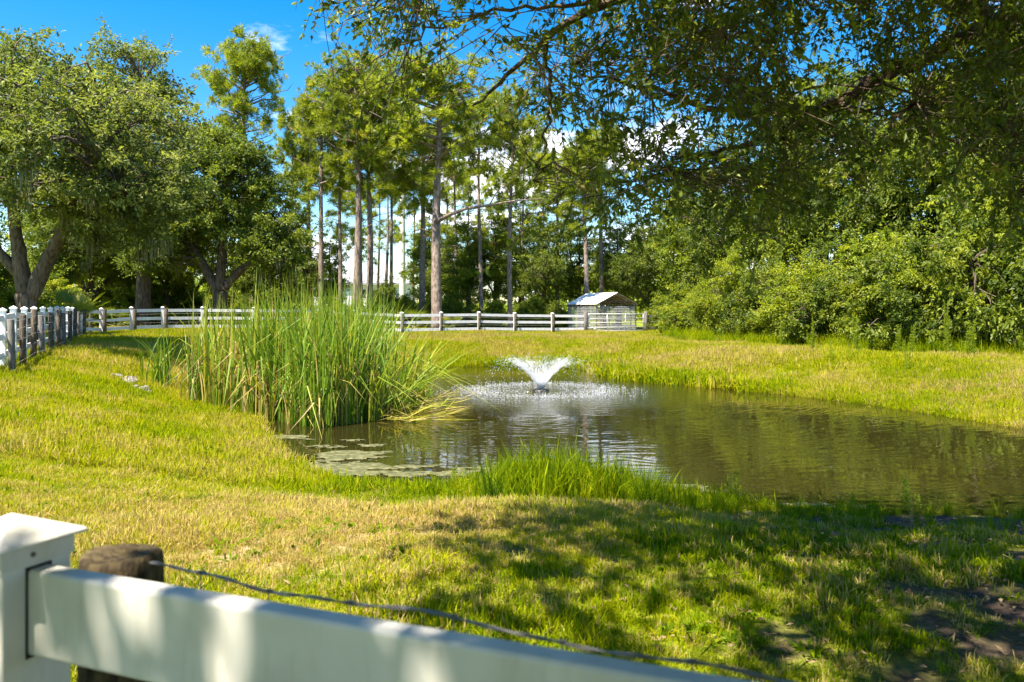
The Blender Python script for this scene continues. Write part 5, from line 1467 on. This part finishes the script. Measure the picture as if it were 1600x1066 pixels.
wp = thing('wire_fence', 'round mossy wooden post with twisted wire behind the vinyl rail', 'fence')
W0 = np.array([-0.752, 1.54])
mb = MB(); a = np.linspace(0, 2 * np.pi, 29)[:-1]; rr3 = np.random.default_rng(4)
prof = [(0.075, -0.2), (0.075, 0.6), (0.074, 1.05), (0.073, 1.15), (0.0715, 1.172), (0.066, 1.181), (0.052, 1.178), (0.03, 1.174)]
wobf = 1 + 0.025 * np.sin(a * 2 + 1) + 0.008 * rr3.normal(size=28)
V = np.concatenate([np.stack([W0[0] + np.cos(a) * q * wobf, W0[1] + np.sin(a) * q * wobf, 0 * a + z + (0.003 * np.sin(a * 2 + 2) + 0.0012 * rr3.normal(size=28)) * (z > 1.1)], 1) for q, z in prof])
mb.add(V, [[[j * 28 + k, j * 28 + (k + 1) % 28, (j + 1) * 28 + (k + 1) % 28, (j + 1) * 28 + k] for j in range(len(prof) - 1) for k in range(28)]])
mb.f.append(np.array([[(len(prof) - 1) * 28 + k for k in range(28)]]))
mb.build('post', 'mossy_wood', wp, True)
WA = np.array([-0.70, 1.515, 1.163]); WB = np.array([0.36, 1.03, 1.163]) ; WE = WA + (WB - WA) * 2.2
def wire_line(z, name='wire', twist=True):
    n = 260; f = np.linspace(0, 1, n)
    kp = np.array([(-0.69, 1.515, -0.026), (-0.53, 1.40, -0.014), (-0.303, 1.261, 0.0), (-0.04, 1.15, 0.001), (0.105, 1.083, -0.003), (0.15, 1.062, 0.003), (0.2155, 1.036, -0.001), (0.33, 0.976, -0.002), (1.6, 0.33, 0.0)])
    sl = np.concatenate([[0], np.cumsum(np.linalg.norm(np.diff(kp[:, :2], axis=0), axis=1))]); sl /= sl[-1]
    base = np.stack([np.interp(f, sl, kp[:, i]) for i in range(3)], 1)
    base = np.stack([np.convolve(np.pad(base[:, i], 3, 'edge'), np.ones(7) / 7, 'valid') for i in range(3)], 1)
    base[:, 2] += z + 0.003 * np.sin(f * 31) + 0.002 * np.sin(f * 77 + 1)
    base[:, 1] += 0.004 * np.sin(f * 33)
    mb = MB()
    ph_ = f * 2.5 / 0.07 * 2 * np.pi * 0.5
    for s in ((0, math.pi) if twist else (0,)):
        q = base.copy(); q[:, 2] += 0.0017 * np.sin(ph_ + s); q[:, 1] += 0.0017 * np.cos(ph_ + s)
        mb.tube(q, 0.0015, 6)
    o = mb.build(name, 'galvanised_dark', wp, True)
    return base
surf_mat('galvanised_dark', (0.16, 0.15, 0.145), (0.3, 0.3, 0.3), 20, 0.5)
top_w = wire_line(1.195)
wire_line(1.0, twist=False); wire_line(0.8, twist=False); wire_line(0.55, twist=False)
for k in range(1, 15):
    b_ = top_w[int(k * 17.5)]
    mb = MB(); mb.tube([b_ + [0, 0, 0.004], b_ + [0.002, 0, -0.3], b_ + [0, 0, -0.62]], 0.0013, 5)
    mb.tube([b_ + [-0.006, 0.004, 0], b_ + [0.0, -0.003, 0.004], b_ + [0.006, 0.004, 0]], 0.0028, 5)
    mb.build('stay_wire', 'galvanised_dark', wp, True)
